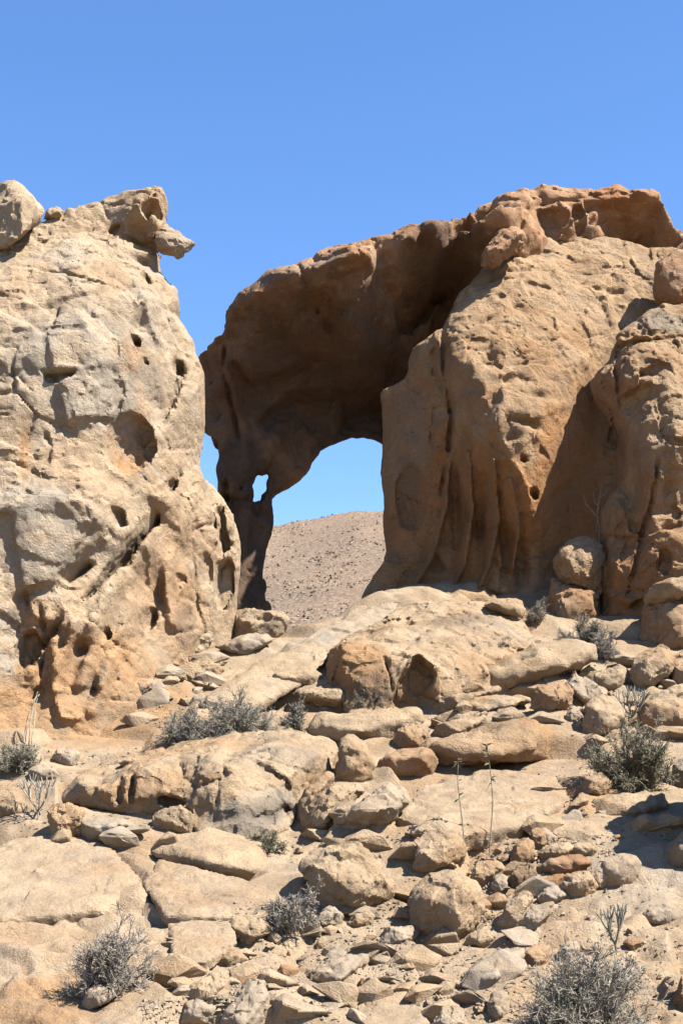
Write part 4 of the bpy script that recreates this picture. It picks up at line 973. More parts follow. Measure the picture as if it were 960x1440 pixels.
 ('stone', 'cream oval stone in the middle of the heap of small stones', G_, [(384, 1382), (395, 1374), (415, 1374), (422, 1381), (405, 1388), (388, 1389)], {}),
 ('boulder', 'low tan rock on the gravel below the pitted ledge', S, [(256, 1408), (265, 1392), (300, 1370), (322, 1364), (325, 1386), (292, 1408), (270, 1416)], dict(tilt=.6)),
 ('stone', 'round topped stone with a black gap below it', S, [(296, 1352), (304, 1335), (324, 1329), (341, 1344), (333, 1360), (308, 1361)], {}),
 ('boulder', 'sloping grey ledge rock above the big grey green shrub', G_, [(644, 1392), (660, 1364), (690, 1340), (720, 1325), (737, 1330), (738, 1350), (716, 1372), (680, 1393)], dict(tilt=.7)),
 ('stone', 'upright grey stone beside the big grey green shrub', G_, [(684, 1412), (691, 1396), (708, 1389), (717, 1404), (714, 1430), (698, 1438), (687, 1428)], {}),
 ('boulder', 'pale block below the upright grey stone near the big shrub', G_, [(608, 1440), (622, 1416), (652, 1414), (660, 1450), (615, 1460)], {}),
 # right foreground
 ('boulder', 'grey oval boulder on the orange rubble heap', G_, [(840, 1228), (849, 1209), (870, 1200), (893, 1203), (902, 1215), (895, 1233), (876, 1247), (854, 1246)], dict(tilt=.4, roundness=.05, rough=.5)),
 ('stone', 'small split stone leaning on the grey oval boulder', G_, [(826, 1236), (839, 1218), (856, 1222), (863, 1241), (850, 1252), (834, 1248)], dict(tilt=.2)),
 ('boulder', 'rounded brown stone below the small split stone', S, [(785, 1248), (794, 1230), (815, 1223), (839, 1231), (844, 1249), (831, 1261), (800, 1261)], dict(tilt=.3)),
 ('flat_boulder', 'orange flat slab on top of the orange rubble heap', R_, [(751, 1224), (775, 1208), (815, 1202), (837, 1210), (816, 1222), (775, 1231)], dict(cat='stone', tilt=.3)),
 ('stone', 'orange stone under the orange flat slab', R_, [(748, 1250), (775, 1233), (797, 1227), (793, 1242), (767, 1256)], dict(tilt=.4)),
 ('stone', 'pale wedge stone below the orange rubble stones', G_, [(753, 1265), (770, 1248), (786, 1245), (803, 1258), (778, 1272)], dict(tilt=.5)),
 ('stone', 'lone grey stone on open sandy ground below the shaded ground', G_, [(902, 1291), (909, 1278), (930, 1271), (955, 1277), (960, 1292), (936, 1302), (912, 1301)], dict(tilt=.4)),
 ('boulder', 'grey boulder with shaded hollow front above the small bare candelabra', G_, [(725, 1303), (734, 1283), (755, 1272), (780, 1269), (778, 1287), (762, 1303), (736, 1312)], dict(tilt=.4)),
 ('boulder', 'leaning tan slab beside the big round boulder', S, [(701, 1304), (711, 1271), (735, 1251), (752, 1257), (744, 1276), (724, 1302), (710, 1314)], dict(tilt=.4)),
 ('stone', 'orange block above the sloping grey ledge rock', R_, [(729, 1357), (734, 1341), (755, 1328), (776, 1330), (777, 1346), (757, 1361), (737, 1363)], {}),
 ('stone', 'pale round stone beside the orange block', G_, [(780, 1348), (789, 1326), (810, 1322), (817, 1340), (802, 1354)], {}),
 ('stone', 'small orange stone behind the bare candelabra base', R_, [(875, 1327), (884, 1318), (905, 1321), (910, 1331), (890, 1337)], {}),
 ('stone', 'pale rounded stone wedged between the big round boulder and broken tan block', G_, [(689, 1247), (696, 1231), (708, 1228), (719, 1240), (712, 1255), (698, 1258)], {}),
 ('boulder', 'broken tan block above the big round boulder', S, [(658, 1238), (671, 1211), (700, 1207), (714, 1215), (702, 1237), (680, 1246)], dict(tilt=.4)),
 ('stone', 'purple grey mottled stone beside the orange rubble', B_, [(713, 1240), (729, 1216), (750, 1214), (754, 1230), (736, 1251), (718, 1252)], dict(tilt=.3, stains_and_shade=[('b', 735, 1230, 30, 30, .5, 0)])),
 ('stone', 'red streaked lump between the saplings and the rusty lump', R_, [(715, 1220), (721, 1191), (740, 1175), (751, 1185), (754, 1206), (735, 1224)], dict(tilt=.3)),
 ('stone', 'rusty upright lump above the orange flat slab', R_, [(742, 1192), (749, 1163), (762, 1163), (770, 1185), (757, 1199)], dict(tilt=.3)),
 ('stone', 'pale upright flake beside the rusty lump', G_, [(757, 1174), (764, 1161), (784, 1178), (778, 1192), (766, 1190)], dict(tilt=.3)),
 ('stone', 'flat yellowish stone between the rusty lump and the grey oval boulder', S, [(752, 1204), (774, 1188), (800, 1184), (812, 1194), (797, 1206), (764, 1210)], dict(tilt=.5)),
 ('stone', 'tan ledge stone behind the orange rubble heap', S, [(800, 1200), (815, 1183), (838, 1186), (842, 1198), (822, 1207)], dict(tilt=.5)),
 ('boulder', 'dark rock below the lone grey stone beside the big grey green shrub', B_, [(942, 1400), (952, 1378), (975, 1370), (1010, 1380), (1010, 1430), (960, 1430)], dict(tilt=.4)),
 ('boulder', 'grey white rock beside the dense green shrub', G_, [(940, 1112), (945, 1075), (962, 1060), (1010, 1060), (1010, 1115), (965, 1120)], dict(tilt=.4)),
 ('boulder', 'low broken ledge under the green shrub', S, [(822, 1150), (835, 1128), (880, 1118), (935, 1112), (945, 1130), (900, 1148), (850, 1158)], dict(tilt=1.0, depth=.4)),
 ('boulder', 'outcrop block rising behind the patch of shaded ground', S, [(930, 1205), (950, 1165), (1000, 1140), (1090, 1140), (1090, 1230), (980, 1235)], dict(tilt=.7)),
]
ROCKS += [
 ('stone', 'brown stone at the foot of the dense green shrub', B_, [(814, 1116), (822, 1094), (846, 1087), (862, 1100), (852, 1120)], {}),
 ('stone', 'tan stone touching the foot of the big round boulder', S, [(652, 1328), (666, 1306), (692, 1301), (706, 1316), (694, 1335)], {}),
 ('stone', 'grey stone at the top of the gravel strip', G_, [(250, 1434), (260, 1409), (290, 1402), (310, 1415), (302, 1442)], {}),
]
for nm, lab, mt, pts, op in ROCKS:
    op = dict(op); ct = op.pop('cat', 'stone' if nm == 'stone' else ('rock' if nm != 'boulder' else 'boulder'))
    rock(nm, lab, mt, pts, cat=ct, res=op.pop('res', 30 if nm == 'stone' else 33), **op)
beak = rock('beak', None, M_CLIFF, [(216, 322), (231, 313), (246, 322), (260, 330), (274, 341), (264, 346), (257, 354), (249, 357), (236, 352), (220, 345)], Y=21.95, tilt=0, depth=.45, res=44, cat=None, roundness=.011, ridge=[(228, 330, .22), (250, 338, .14), (240, 346, .18), (222, 340, .2)])
beak['label'] = 'thin hooked stone beak pointing towards the arch'
beak.parent = CLIFF; beak.matrix_parent_inverse = __import__('mathutils').Matrix.Translation(-Vector(CLIFF.location))
# bedrock plates broken along joints, lying with the slope
def plate(label, pts, mat=M_GROUND, lift=.05, tilt=2.7):
    c = np.mean(np.array(pts, float), 0)
    rd = [tuple(c + (np.array(p) - c) * .86) + (.10,) for p in pts[::2]] + [tuple(c) + (.13,)]
    rock('bedrock_plate', label, mat, pts, tilt=tilt, depth=.16, ridge=rd, cat='rock', group=None, res=72, rough=.45, lift=lift)
plate('broad smooth bedrock plate below the pale oval boulder', [(-40, 1215), (20, 1188), (90, 1180), (140, 1192), (168, 1216), (198, 1243), (150, 1290), (60, 1300), (-40, 1305)])
plate('orange tinged bedrock plate beside the large grey dry shrub', [(-40, 1312), (60, 1303), (150, 1294), (203, 1262), (232, 1300), (215, 1350), (110, 1400), (-40, 1425)])
plate('pale bedrock plate below the undercut smooth slab', [(202, 1250), (225, 1217), (290, 1230), (350, 1246), (372, 1270), (330, 1300), (262, 1302), (233, 1297)])
plate('small pitted bedrock plate above the gravel strip', [(236, 1308), (270, 1302), (330, 1306), (333, 1335), (290, 1366), (246, 1372)])
plate('wide sandy bedrock plate under the two thin saplings', [(556, 1152), (600, 1108), (690, 1086), (780, 1096), (800, 1128), (735, 1165), (640, 1182)], lift=.02)
plate('long bedrock plate sloping below the dense green shrub', [(760, 1172), (800, 1140), (880, 1122), (990, 1110), (990, 1150), (900, 1172), (820, 1188)], lift=.02)
plate('bedrock plate sloping down from the long grey slab and round boulder', [(470, 1470), (510, 1410), (570, 1368), (636, 1345), (655, 1380), (620, 1430), (560, 1480)], lift=.02)
plate('weathered bedrock plate rising from the cliff foot to the saddle', [(250, 1020), (300, 975), (370, 930), (440, 905), (465, 925), (420, 965), (350, 1000), (290, 1030)], tilt=2.2, lift=.02)
plate('grey stained bedrock plate below the saddle edge', [(400, 925), (450, 888), (520, 856), (560, 850), (545, 880), (480, 915), (430, 940)], tilt=2.2, lift=.02, mat=M_PALE)
# a tall boulder outside the frame whose shadow lies on the ground at the right
rock('boulder', 'tall boulder throwing a broad shadow on the slope by the outcrop block', B_, [(985, 1225), (982, 1080), (1000, 940), (1080, 880), (1190, 900), (1240, 1100), (1240, 1240)], Y=15.0, tilt=.05, depth=.5)
# ------------------------------------------------------------------ loose stones, gravel, hillside scrub
def stone_mesh(name, seed, sub=2, flat=.6):
    r_ = np.random.default_rng(seed)
    bm = bmesh.new()
    for _ in range(10):
        p = r_.normal(size=3); p /= np.linalg.norm(p)
        p *= np.array([1, r_.uniform(.65, .95), flat]) * r_.uniform(.8, 1.1)
        bm.verts.new(p)
    h = bmesh.ops.convex_hull(bm, input=bm.verts)
    junk = [g for g in h['geom_interior'] if isinstance(g, bmesh.types.BMVert)]
    bmesh.ops.delete(bm, geom=junk, context='VERTS')
    bmesh.ops.bevel(bm, geom=list(bm.edges), offset=.05, segments=1, affect='EDGES', clamp_overlap=True)
    bmesh.ops.triangulate(bm, faces=bm.faces)
    if sub: bmesh.ops.subdivide_edges(bm, edges=bm.edges, cuts=1, use_grid_fill=True)
    v = np.array([tuple(x.co) for x in bm.verts])
    d = .02 * fbm(v, 1.9, 2, seed=seed) + .06 * chips(v, 2.4, seed)[0]
    bm.normal_update()
    for x, q in zip(bm.verts, d): x.co += x.normal * float(q)
    bmesh.ops.recalc_face_normals(bm, faces=bm.faces)
    me = bpy.data.meshes.new(name); bm.to_mesh(me); bm.free()
    for p in me.polygons: p.use_smooth = False
    return me

STONES = {}
for key, mt in (('tan', M_SLAB), ('grey', M_PALE), ('rusty', M_RED)):
    STONES[key] = []
    for i in range(6):
        me = stone_mesh('stone', 100 + i + hash(len(key)) % 50, flat=(.75, .9, 1.0, .65, .85, .8)[i])
        me.materials.append(mt); STONES[key].append(me)
LABEL = {'tan': 'loose angular tan stone in the rubble on the slope', 'grey': 'loose pale grey stone in the rubble on the slope', 'rusty': 'loose rusty orange stone in the rubble on the slope'}
GROUP = {'tan': 'loose tan stones on the slope', 'grey': 'loose grey stones on the slope', 'rusty': 'loose rusty stones on the slope'}
# rubble fields in photograph pixels: x0, y0, x1, y1, how many, smallest and largest half size in metres
FIELDS = [(330, 1270, 600, 1438, 75, .03, .11), (570, 1195, 760, 1330, 50, .03, .10), (660, 1175, 880, 1262, 34, .025, .08), (190, 925, 330, 1015, 28, .05, .15), (600, 955, 830, 1025, 20, .05, .14),
          (800, 925, 958, 1040, 24, .05, .16), (240, 1330, 340, 1436, 20, .03, .09), (560, 1330, 760, 1438, 22, .025, .08), (790, 1125, 958, 1190, 14, .02, .06), (20, 1140, 220, 1190, 8, .03, .07), (400, 1160, 600, 1215, 10, .03, .09), (840, 1250, 958, 1438, 8, .02, .05)]
rs = random.Random(21)
SLABFIELDS = [(330, 1280, 640, 1436, 24), (580, 1180, 760, 1330, 10), (600, 940, 840, 1030, 14), (800, 930, 958, 1050, 14), (180, 925, 330, 1020, 18), (560, 1330, 780, 1436, 10), (400, 1150, 600, 1215, 7), (30, 1150, 240, 1195, 6), (760, 1120, 958, 1185, 10), (240, 1320, 340, 1430, 9)]
for (x0, y0, x1, y1, cnt) in SLABFIELDS:
    for _ in range(cnt):
        px, py = rs.uniform(x0, x1), rs.uniform(y0, y1); p = hit(px, py)
        key = rs.choices(('tan', 'grey'), (.7, .3))[0]; s = rs.uniform(.09, .24) * (.8 + .02 * p[1])
        o = link('broken_stone', rs.choice(STONES[key]), None, label='broken %s stone block half sunk in the slope' % key, cat='stone', group='broken %s blocks on the slope' % key)
        o.scale = (s * rs.uniform(1.0, 1.6), s * rs.uniform(.8, 1.1), s * rs.uniform(.6, .95))
        o.rotation_euler = (.30 + rs.uniform(-.25, .25), rs.uniform(-.3, .2), rs.uniform(-.5, .5) + rs.choice((0, 3.14)))
        o.location = (p[0], p[1], gz(p[0], p[1]) + s * rs.uniform(0, .2))
for (x0, y0, x1, y1, cnt, s0, s1) in FIELDS:
    for _ in range(cnt):
        px, py = rs.uniform(x0, x1), rs.uniform(y0, y1)
        p = hit(px, py)
        key = rs.choices(('tan', 'grey', 'rusty'), (.55, .33, .12))[0]
        s = s0 + (s1 - s0) * rs.random() ** 2.2
        o = link('loose_stone', rs.choice(STONES[key]), None, label=LABEL[key], cat='stone', group=GROUP[key])
        o.scale = (s * rs.uniform(.9, 1.5), s * rs.uniform(.7, 1.1), s * rs.uniform(.7, 1.1))
        o.rotation_euler = (rs.uniform(-.5, .5), rs.uniform(-.4, .4), rs.uniform(0, 6.28))
        o.location = (p[0], p[1], gz(p[0], p[1]) + s * rs.uniform(.1, .3))

def scatter_mesh(name, centres, sizes, seed, up=None):
    """many small angular chips in one mesh (uncountable gravel)"""
    r_ = np.random.default_rng(seed)
    base = np.array([(1, 0, -.2), (-.5, .87, -.2), (-.5, -.87, -.2), (.3, .2, .75), (-.35, .1, .6), (0, 0, -.5)], float)
    fc = np.array([(0, 1, 3), (1, 4, 3), (1, 2, 4), (2, 0, 3), (2, 3, 4), (1, 0, 5), (2, 1, 5), (0, 2, 5)])
    n = len(centres)
    V = base[None] * (1 + .5 * r_.uniform(-1, 1, (n, 6, 3)))
    a = r_.uniform(0, 6.28, n); c, s = np.cos(a), np.sin(a)
    V = np.stack([V[..., 0] * c[:, None] - V[..., 1] * s[:, None], V[..., 0] * s[:, None] + V[..., 1] * c[:, None], V[..., 2] * r_.uniform(.5, 1.1, (n, 1))], -1)
    V = V * np.asarray(sizes)[:, None, None] + np.asarray(centres)[:, None]
    Fc = fc[None] + 6 * np.arange(n)[:, None, None]
    return mesh_np(name, V.reshape(-1, 3), Fc.reshape(-1, 3), smooth=False)

cs, sz = [], []
for (x0, y0, x1, y1, cnt, s0, s1) in FIELDS + [(200, 1410, 330, 1440, 60, .01, .02), (180, 950, 260, 1020, 20, .01, .03), (700, 1090, 958, 1180, 20, .01, .02), (0, 1050, 200, 1110, 10, .01, .02), (250, 1270, 960, 1440, 60, .01, .02), (560, 1080, 800, 1200, 10, .01, .02)]:
    for _ in range(cnt * 14):
        px, py = rs.uniform(x0, x1), rs.uniform(y0, y1)
        p = hit(px, py)
        cs.append((p[0], p[1], gz(p[0], p[1]) + .004)); sz.append(.007 + .026 * rs.random() ** 2.5)
me = scatter_mesh('gravel', np.array(cs), np.array(sz), 5)
link('gravel', me, M_PALE, kind='stuff', label='fine pale gravel and chips lying on the slope', cat='gravel')

# scrub and boulders on the far hillside, too many and too small to count
r_ = np.random.default_rng(9)
n = 12000
yy = r_.uniform(85, 235, 4 * n); xx = r_.uniform(-.12, .12, 4 * n) * yy
keep = np.argsort(-(perlin(np.column_stack([xx, yy, 0 * xx]), .16, 12) + .6 * perlin(np.column_stack([xx, yy, 0 * xx]), .5, 13) + r_.normal(0, .35, 4 * n)))[:n]
r_.shuffle(keep); xx, yy = xx[keep], yy[keep]
q = np.column_stack([xx, yy, np.zeros(n)])
zz = far_height(xx, yy) + np.clip((yy - 40) / 100, 0, 1) * hill_relief(q)
m, nt, b = nodes_mat('scrub'); b.inputs['Base Color'].default_value = (.075, .055, .038, 1)
half = n * 2 // 5
link('hillside_scrub', scatter_mesh('hillside_scrub', np.column_stack([xx, yy, zz + .1])[:half], .05 + .20 * r_.random(half) ** 3, 6), m, kind='stuff', label='dark low scrub dotted over the far hillside', cat='scrub')
m, nt, b = nodes_mat('far_stones'); b.inputs['Base Color'].default_value = (.235, .172, .118, 1)
link('hillside_stones', scatter_mesh('hillside_stones', np.column_stack([xx, yy, zz])[half:], .04 + .2 * r_.random(n - half) ** 3, 7), m, kind='stuff', label='tan stones strewn over the far hillside', cat='stones')
# ------------------------------------------------------------------ plants
def tubes(paths, radii, sides=3):
    """paths: (n, k, 3) polylines, radii: (n, k); returns verts, quads"""
    n, k, _ = paths.shape
    t = np.gradient(paths, axis=1); t /= np.maximum(np.linalg.norm(t, axis=2, keepdims=True), 1e-9)
    ref = np.where(np.abs(t[..., 2:3]) > .9, np.array([1., 0, 0]), np.array([0, 0, 1.]))
    a = np.cross(t, ref); a /= np.maximum(np.linalg.norm(a, axis=2, keepdims=True), 1e-9)
    b = np.cross(t, a)
    ang = np.arange(sides) * 2 * np.pi / sides
    V = paths[:, :, None] + radii[:, :, None, None] * (a[:, :, None] * np.cos(ang)[None, None, :, None] + b[:, :, None] * np.sin(ang)[None, None, :, None])
    i = np.arange(n)[:, None, None] * k * sides; j = np.arange(k - 1)[None, :, None] * sides; s = np.arange(sides)[None, None, :]
    s2 = (s + 1) % sides
    F = np.stack([i + j + s, i + j + s2, i + j + sides + s2, i + j + sides + s], -1)
    return V.reshape(-1, 3), F.reshape(-1, 4)

def plant_mat(name, c0, c1, rough=.8):
    c0, c1 = [tuple(.74 * x for x in c) for c in (c0, c1)]
    m, nt, b = nodes_mat(name); N = NB(nt)
    pos = N.n('ShaderNodeNewGeometry').outputs['Position']
    N.l(N.mix(N.ramp(N.noise(pos, 14, 3), .35, .65), c0, c1), b.inputs['Base Color'])
    b.inputs['Roughness'].default_value = rough
    return m
M_DRY = plant_mat('dry_twig', (.19, .16, .125), (.34, .295, .24))
M_TWIG = plant_mat('brown_twig', (.15, .12, .09), (.27, .225, .17))
M_LEAFG = plant_mat('grey_green_leaf', (.16, .15, .105), (.26, .24, .18))
M_LEAF = plant_mat('green_leaf', (.125, .13, .07), (.215, .21, .125))
M_LEAFD = plant_mat('dry_leaf', (.21, .18, .14), (.33, .29, .235))
M_SUCC = plant_mat('succulent_stem', (.13, .125, .095), (.24, .225, .175), .75)
M_BLEACH = plant_mat('bleached_stem', (.24, .205, .155), (.38, .33, .26))

def bend(p0, d, L, k, r_, droop=0.0, wig=.12):
    """n curved polylines from p0 (n,3) along d (n,3), length L (n,)"""
    n = len(p0); pts = [p0]; d = d.copy()
    for i in range(k - 1):
        d = d + r_.normal(0, wig, (n, 3)) + np.array([0, 0, droop])
        d /= np.linalg.norm(d, axis=1, keepdims=True)
        pts.append(pts[-1] + d * (L / (k - 1))[:, None])
    return np.stack(pts, 1), d

def shrub(name, label, px, py, wpx, hpx, twig_mat, leaf_mat, seed, stems=26, leaves=4500, leaf=.012, cat='shrub', grass=False, dens=1.0):
    r_ = np.random.default_rng(seed)
    p = hit(px, py); p[2] = gz(p[0], p[1]); s = p[1] / FPX
    W, H = wpx * s / 2, hpx * s
    root = bpy.data.objects.new(name, None); COL.objects.link(root); root.location = p - np.array([0, 0, .03])
    root['label'] = label; root['category'] = cat
    n0 = stems
    az = r_.uniform(0, 2 * np.pi, n0); el = np.arccos(r_.uniform(.0 if not grass else .35, 1, n0) ** .8)
    d = np.column_stack([np.sin(el) * np.cos(az), np.sin(el) * np.sin(az), np.cos(el)])
    ext = np.array([W, W * .9, H])
    lob = 1 + .28 * np.sin(az + seed) + .16 * np.sin(2 * az + 2.1 * seed)
    L0 = np.linalg.norm(d * ext, axis=1) * r_.uniform(.58, .88, n0) * np.clip(lob, .75, 1.2)
    dir0 = d * ext; dir0 /= np.linalg.norm(dir0, axis=1, keepdims=True)
    st = np.column_stack([r_.normal(0, W * .14, n0), r_.normal(0, W * .14, n0), np.zeros(n0)])
    A, dA = bend(st, dir0, L0, 5, r_, .02, .13)
    lv = [(A, .0065, .004)]
    par, pd, pl = A, dA, L0
    for lev, (m_, ln, ra, rb) in enumerate(((10, .40, .0046, .003), (8 if not grass else 4, .22, .0034, .0022))):
        m_ = max(2, int(m_ * dens))
        n = len(par) * m_
        ii = np.repeat(np.arange(len(par)), m_)
        t = r_.uniform(.22 if lev == 0 else .1, 1, n) * (par.shape[1] - 1)
        k0 = np.minimum(t.astype(int), par.shape[1] - 2); fr = (t - k0)[:, None]
        q = par[ii, k0] * (1 - fr) + par[ii, k0 + 1] * fr
        base = par[ii, k0 + 1] - par[ii, k0]; base /= np.linalg.norm(base, axis=1, keepdims=True)
        dd = base + r_.normal(0, .62, (n, 3)) + np.array([0, 0, .18]); dd /= np.linalg.norm(dd, axis=1, keepdims=True)
        Ln = L0.mean() * ln * r_.uniform(.5, 1.2, n)
        B, dB = bend(q, dd, Ln, 4 if lev == 0 else 2, r_, .0, .2)
        B[..., 2] = np.maximum(B[..., 2], -.02)
        lv.append((B, ra, rb)); par, pd = B, dB
    Vs, Fs, off = [], [], 0
    for B, ra, rb in lv:
        rad = np.linspace(ra, rb, B.shape[1])[None] * np.ones((len(B), 1))
        v, f = tubes(B, rad, 3); Vs.append(v); Fs.append(f + off); off += len(v)
    link('twigs', mesh_np('twigs', np.vstack(Vs), np.vstack(Fs)), twig_mat, parent=root)
    if leaves:
        leaves = int(leaves * 1.7)
        tips = lv[-1][0].reshape(-1, 3)
        c = tips[r_.integers(0, len(tips), leaves)] + r_.normal(0, .010, (leaves, 3))
        u = r_.normal(size=(leaves, 3)); u /= np.linalg.norm(u, axis=1, keepdims=True)
        w = np.cross(u, r_.normal(size=(leaves, 3))); w /= np.maximum(np.linalg.norm(w, axis=1, keepdims=True), 1e-6)
        l = leaf * r_.uniform(.6, 1.4, (leaves, 1))
        V = np.stack([c - u * l, c + w * l * .32, c + u * l, c - w * l * .32], 1).reshape(-1, 3)
        link('foliage', mesh_np('foliage', V, np.arange(leaves * 4).reshape(-1, 4), smooth=False), leaf_mat, parent=root)
    return root

shrub('dry_shrub', 'large grey dry shrub on the bare bedrock slab above the tilted plate', 152, 1400, 118, 122, M_DRY, M_LEAFD, 1, 34, 6500, .010)
shrub('dry_shrub', 'small grey dry shrub beside the large rugged boulder', 408, 1312, 88, 84, M_DRY, M_LEAFD, 2, 28, 3600, .009)
shrub('desert_shrub', 'big grey green shrub growing below the small bare candelabra', 815, 1462, 215, 150, M_DRY, M_LEAFG, 3, 54, 11500, .012)
shrub('desert_shrub', 'dense green shrub under the pale candelabra plant', 890, 1112, 128, 100, M_TWIG, M_LEAF, 4, 46, 10500, .014)
shrub('desert_shrub', 'wide grey green shrub behind the long low slab', 335, 1047, 125, 76, M_DRY, M_LEAFG, 5, 46, 11000, .014)
shrub('desert_shrub', 'lower grey shrub against the wide grey green shrub on the cliff side', 268, 1052, 86, 62, M_DRY, M_LEAFG, 6, 34, 6000, .013)
shrub('desert_shrub', 'small dark shrub beside the cream flat topped slab', 418, 1026, 50, 48, M_TWIG, M_LEAFG, 7, 22, 3200, .013)
shrub('desert_shrub', 'small green tuft below the end of the long low slab', 370, 1200, 64, 44, M_TWIG, M_LEAF, 8, 24, 3200, .012)
shrub('grass_tuft', 'patch of green grassy tuft at the cliff foot beside the dead stems', 22, 1084, 86, 40, M_LEAFG, M_LEAFG, 9, 40, 2400, .014, 'grass', True)
shrub('desert_shrub', 'brownish green shrub in front of the orange lower block', 822, 908, 66, 56, M_TWIG, M_LEAFG, 10, 26, 3600, .013)
shrub('dry_shrub', 'silver grey dry shrub beside the brownish green shrub', 852, 928, 54, 46, M_DRY, M_LEAFD, 11, 26, 2600, .011)
shrub('desert_shrub', 'light green tuft on the thick layered slab', 775, 952, 40, 42, M_LEAFG, M_LEAF, 12, 24, 2400, .013, 'shrub', True)
shrub('desert_shrub', 'low bright green tuft beside the light green tuft', 806, 950, 34, 24, M_TWIG, M_LEAF, 13, 18, 1800, .012)
shrub('dry_shrub', 'thin dry shrub in front of the huge alcove boulder', 512, 992, 52, 40, M_TWIG, M_LEAFG, 14, 16, 700, .012)
shrub('dry_shrub', 'tangle of bare brown twigs in the shade beside the orange lower block', 752, 880, 44, 50, M_TWIG, M_LEAFD, 15, 16, 300, .012)
shrub('grass_tuft', 'dry yellow grass tuft in the rubble along the cliff foot', 195, 985, 36, 26, M_LEAFD, M_LEAFD, 16, 26, 500, .012, 'grass', True)
shrub('desert_shrub', 'tiny pale green plant in front of the huge alcove boulder', 540, 992, 20, 16, M_LEAFG, M_LEAFG, 17, 12, 700, .012)
shrub('desert_shrub', 'small shrub in the cleft beside the upright pillar', 912, 838, 26, 30, M_TWIG, M_LEAFG, 18, 14, 900, .012)

def candelabra(name, label, px, py, hpx, seed, mat=None, spread=.75, levels=4, rad=.013, pos=None, lean=0.0, first=5):
    r_ = np.random.default_rng(seed)
    p = hit(px, py) if pos is None else np.array(pos, float)
    if pos is None: p[2] = gz(p[0], p[1])
    H = hpx * p[1] / FPX
    paths, rads = [], []
    def grow(q, d, L, r, lev):
        pts = [q]; dd = d
        for i in range(5):
            dd = dd + np.array([0, 0, .11 if lev else .02]) + r_.normal(0, .06, 3); dd = dd / np.linalg.norm(dd)
            pts.append(pts[-1] + dd * L / 5)
        tip = lev >= levels - 1
        paths.append(np.array(pts)); rads.append(np.array([r, r, r * .97, r * .95, r * (.9 if not tip else .85), r * (.85 if not tip else .35)]))
        if tip: return
        k = r_.integers(2, 4) if lev else first
        a0 = r_.uniform(0, 6.28)
        for j in range(k):
            a = a0 + j * 2 * np.pi / k + r_.normal(0, .3)
            ax = np.array([math.cos(a), math.sin(a), 0])
            nd = dd + ax * spread * r_.uniform(.7, 1.3) * (1.5 if lev == 0 else 1); nd /= np.linalg.norm(nd)
            grow(pts[-1] - dd * r * .4, nd, L * r_.uniform(.75, 1.0) * (1.6 if lev == 0 else .92), r * .86, lev + 1)
    grow(np.array([0, 0, -.02]), np.array([lean, 0, 1.0]), H * .20, rad * 1.35, 0)
    A = np.stack(paths); A *= np.array([1, 1, H / max(A[..., 2].max(), 1e-6)]); v, f = tubes(A, np.stack(rads), 6)
    return link(name, mesh_np(name, v, f), mat or M_SUCC, loc=p, label=label, cat='plant')
candelabra('candelabra_plant', 'pale candelabra plant among boulders above the dense green shrub', 887, 1020, 56, 3, rad=.008, first=7)
candelabra('candelabra_plant', 'white bleached candelabra plant beside the dark split boulder', 54, 1152, 66, 4, M_BLEACH, rad=.0075, first=7, spread=.75)
candelabra('candelabra_plant', 'small bare candelabra behind the big grey green shrub', 868, 1342, 72, 5, rad=.009, levels=4, first=4, spread=.6, lean=-.25)
candelabra('candelabra_plant', 'stubby pale candelabra tucked in the dense green shrub', 855, 1104, 50, 6, rad=.0075, first=6)

def sticks(name, label, lines, rad, mat, cat):
    """a few long thin stems; lines are lists of world points"""
    A = np.stack([np.column_stack([np.interp(np.linspace(0, 1, 9), np.linspace(0, 1, len(l)), np.array(l)[:, i]) for i in range(3)]) for l in lines])
    base = A[0, 0].copy()
    A = A + np.random.default_rng(len(lines)).normal(0, .006, A.shape)
    v, f = tubes(A - base, np.stack([np.linspace(r, r * .5, 9) for r in rad]), 5)
    return link(name, mesh_np(name, v, f), mat, loc=base, label=label, cat=cat)
sticks('dead_plant', 'bundle of bleached dead stems hanging on the cliff foot', [[P(42, 1056, 18.75), P(46, 1030, 18.8), P(52, 985, 18.95), P(55, 975, 19.0)], [P(36, 1050, 18.8), P(38, 1020, 18.8), P(50, 980, 18.95), P(54, 972, 19.0)],
       [P(40, 1052, 18.8), P(41, 1025, 18.75), P(48, 990, 18.9), P(52, 978, 19.0)], [P(34, 1040, 18.85), P(38, 1010, 18.85), P(46, 990, 18.95), P(53, 976, 19.0)], [P(45, 1050, 18.75), P(45, 1035, 18.8), P(50, 1010, 18.9), P(50, 990, 18.95)]], [.010, .007, .009, .006, .006], M_BLEACH, 'dead plant')
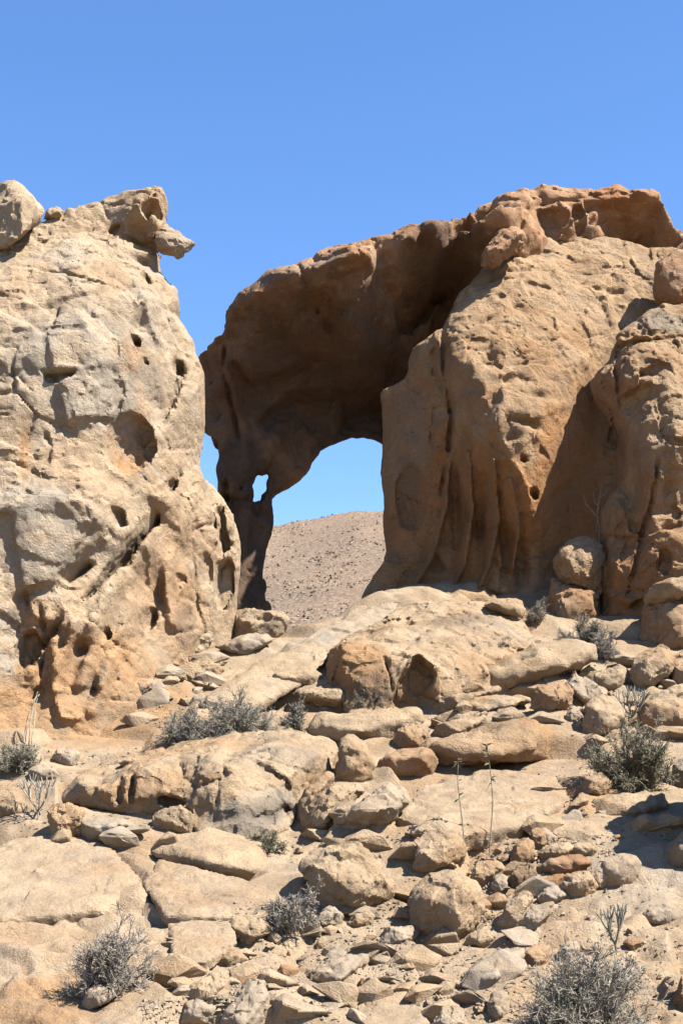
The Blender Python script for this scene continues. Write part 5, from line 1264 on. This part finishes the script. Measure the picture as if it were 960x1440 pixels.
sticks('dead_plant', 'tall dead branched plant standing in the shaded recess', [[P(845, 800, 24.5), P(843, 760, 24.6), P(840, 725, 24.6), P(843, 700, 24.6), P(845, 680, 24.6)], [P(840, 728, 24.6), P(832, 718, 24.6), P(824, 708, 24.6), P(820, 697, 24.6)],
       [P(843, 700, 24.6), P(850, 694, 24.6), P(856, 690, 24.6), P(855, 684, 24.6)], [P(843, 715, 24.6), P(836, 706, 24.6), P(834, 690, 24.6)], [P(838, 735, 24.6), P(839, 750, 24.6), P(836, 738, 24.6)]], [.016, .011, .010, .008, .008], M_BLEACH, 'dead plant')

LEAF_ME = mesh_np('leaf', np.array([(0, 0, 0), (.016, .03, .006), (0, .075, -.004), (-.016, .03, .006)]), np.array([(0, 1, 2, 3)]), smooth=False)
LEAF_ME.materials.append(M_LEAF)
def sapling(label, line, seed, nl):
    r_ = np.random.default_rng(seed)
    root = bpy.data.objects.new('sapling', None); COL.objects.link(root); root['label'] = label; root['category'] = 'plant'
    pts = np.array([P(*q) for q in line]); base = pts[0].copy(); base[2] = gz(base[0], base[1]); pts[0] = base; root.location = base
    A = np.column_stack([np.interp(np.linspace(0, 1, 12), np.linspace(0, 1, len(pts)), pts[:, i]) for i in range(3)])[None] - base
    v, f = tubes(A, np.linspace(.007, .004, 12)[None], 5)
    link('stem', mesh_np('stem', v, f), M_TWIG, parent=root)
    for i in range(nl):
        t = 1 - .16 * r_.random() ** 1.5 if i < nl * .7 else r_.uniform(.45, .8)
        q = np.array([np.interp(t * 11, np.arange(12), A[0, :, j]) for j in range(3)])
        o = link('leaf', LEAF_ME, None, parent=root, loc=q); s = r_.uniform(.8, 1.4)
        o.scale = (s, s, s); o.rotation_euler = (r_.uniform(-.9, .7), r_.uniform(-.6, .6), r_.uniform(0, 6.28))
    return root
sapling('shorter thin sapling with small leafy top before the orange lozenge slab', [(655, 1190, 15.2), (648, 1140, 15.2), (643, 1100, 15.2), (644, 1066, 15.2)], 1, 18)
sapling('taller thin sapling before the orange lozenge slab', [(687, 1182, 15.4), (693, 1130, 15.4), (690, 1090, 15.4), (684, 1046, 15.4)], 2, 20)
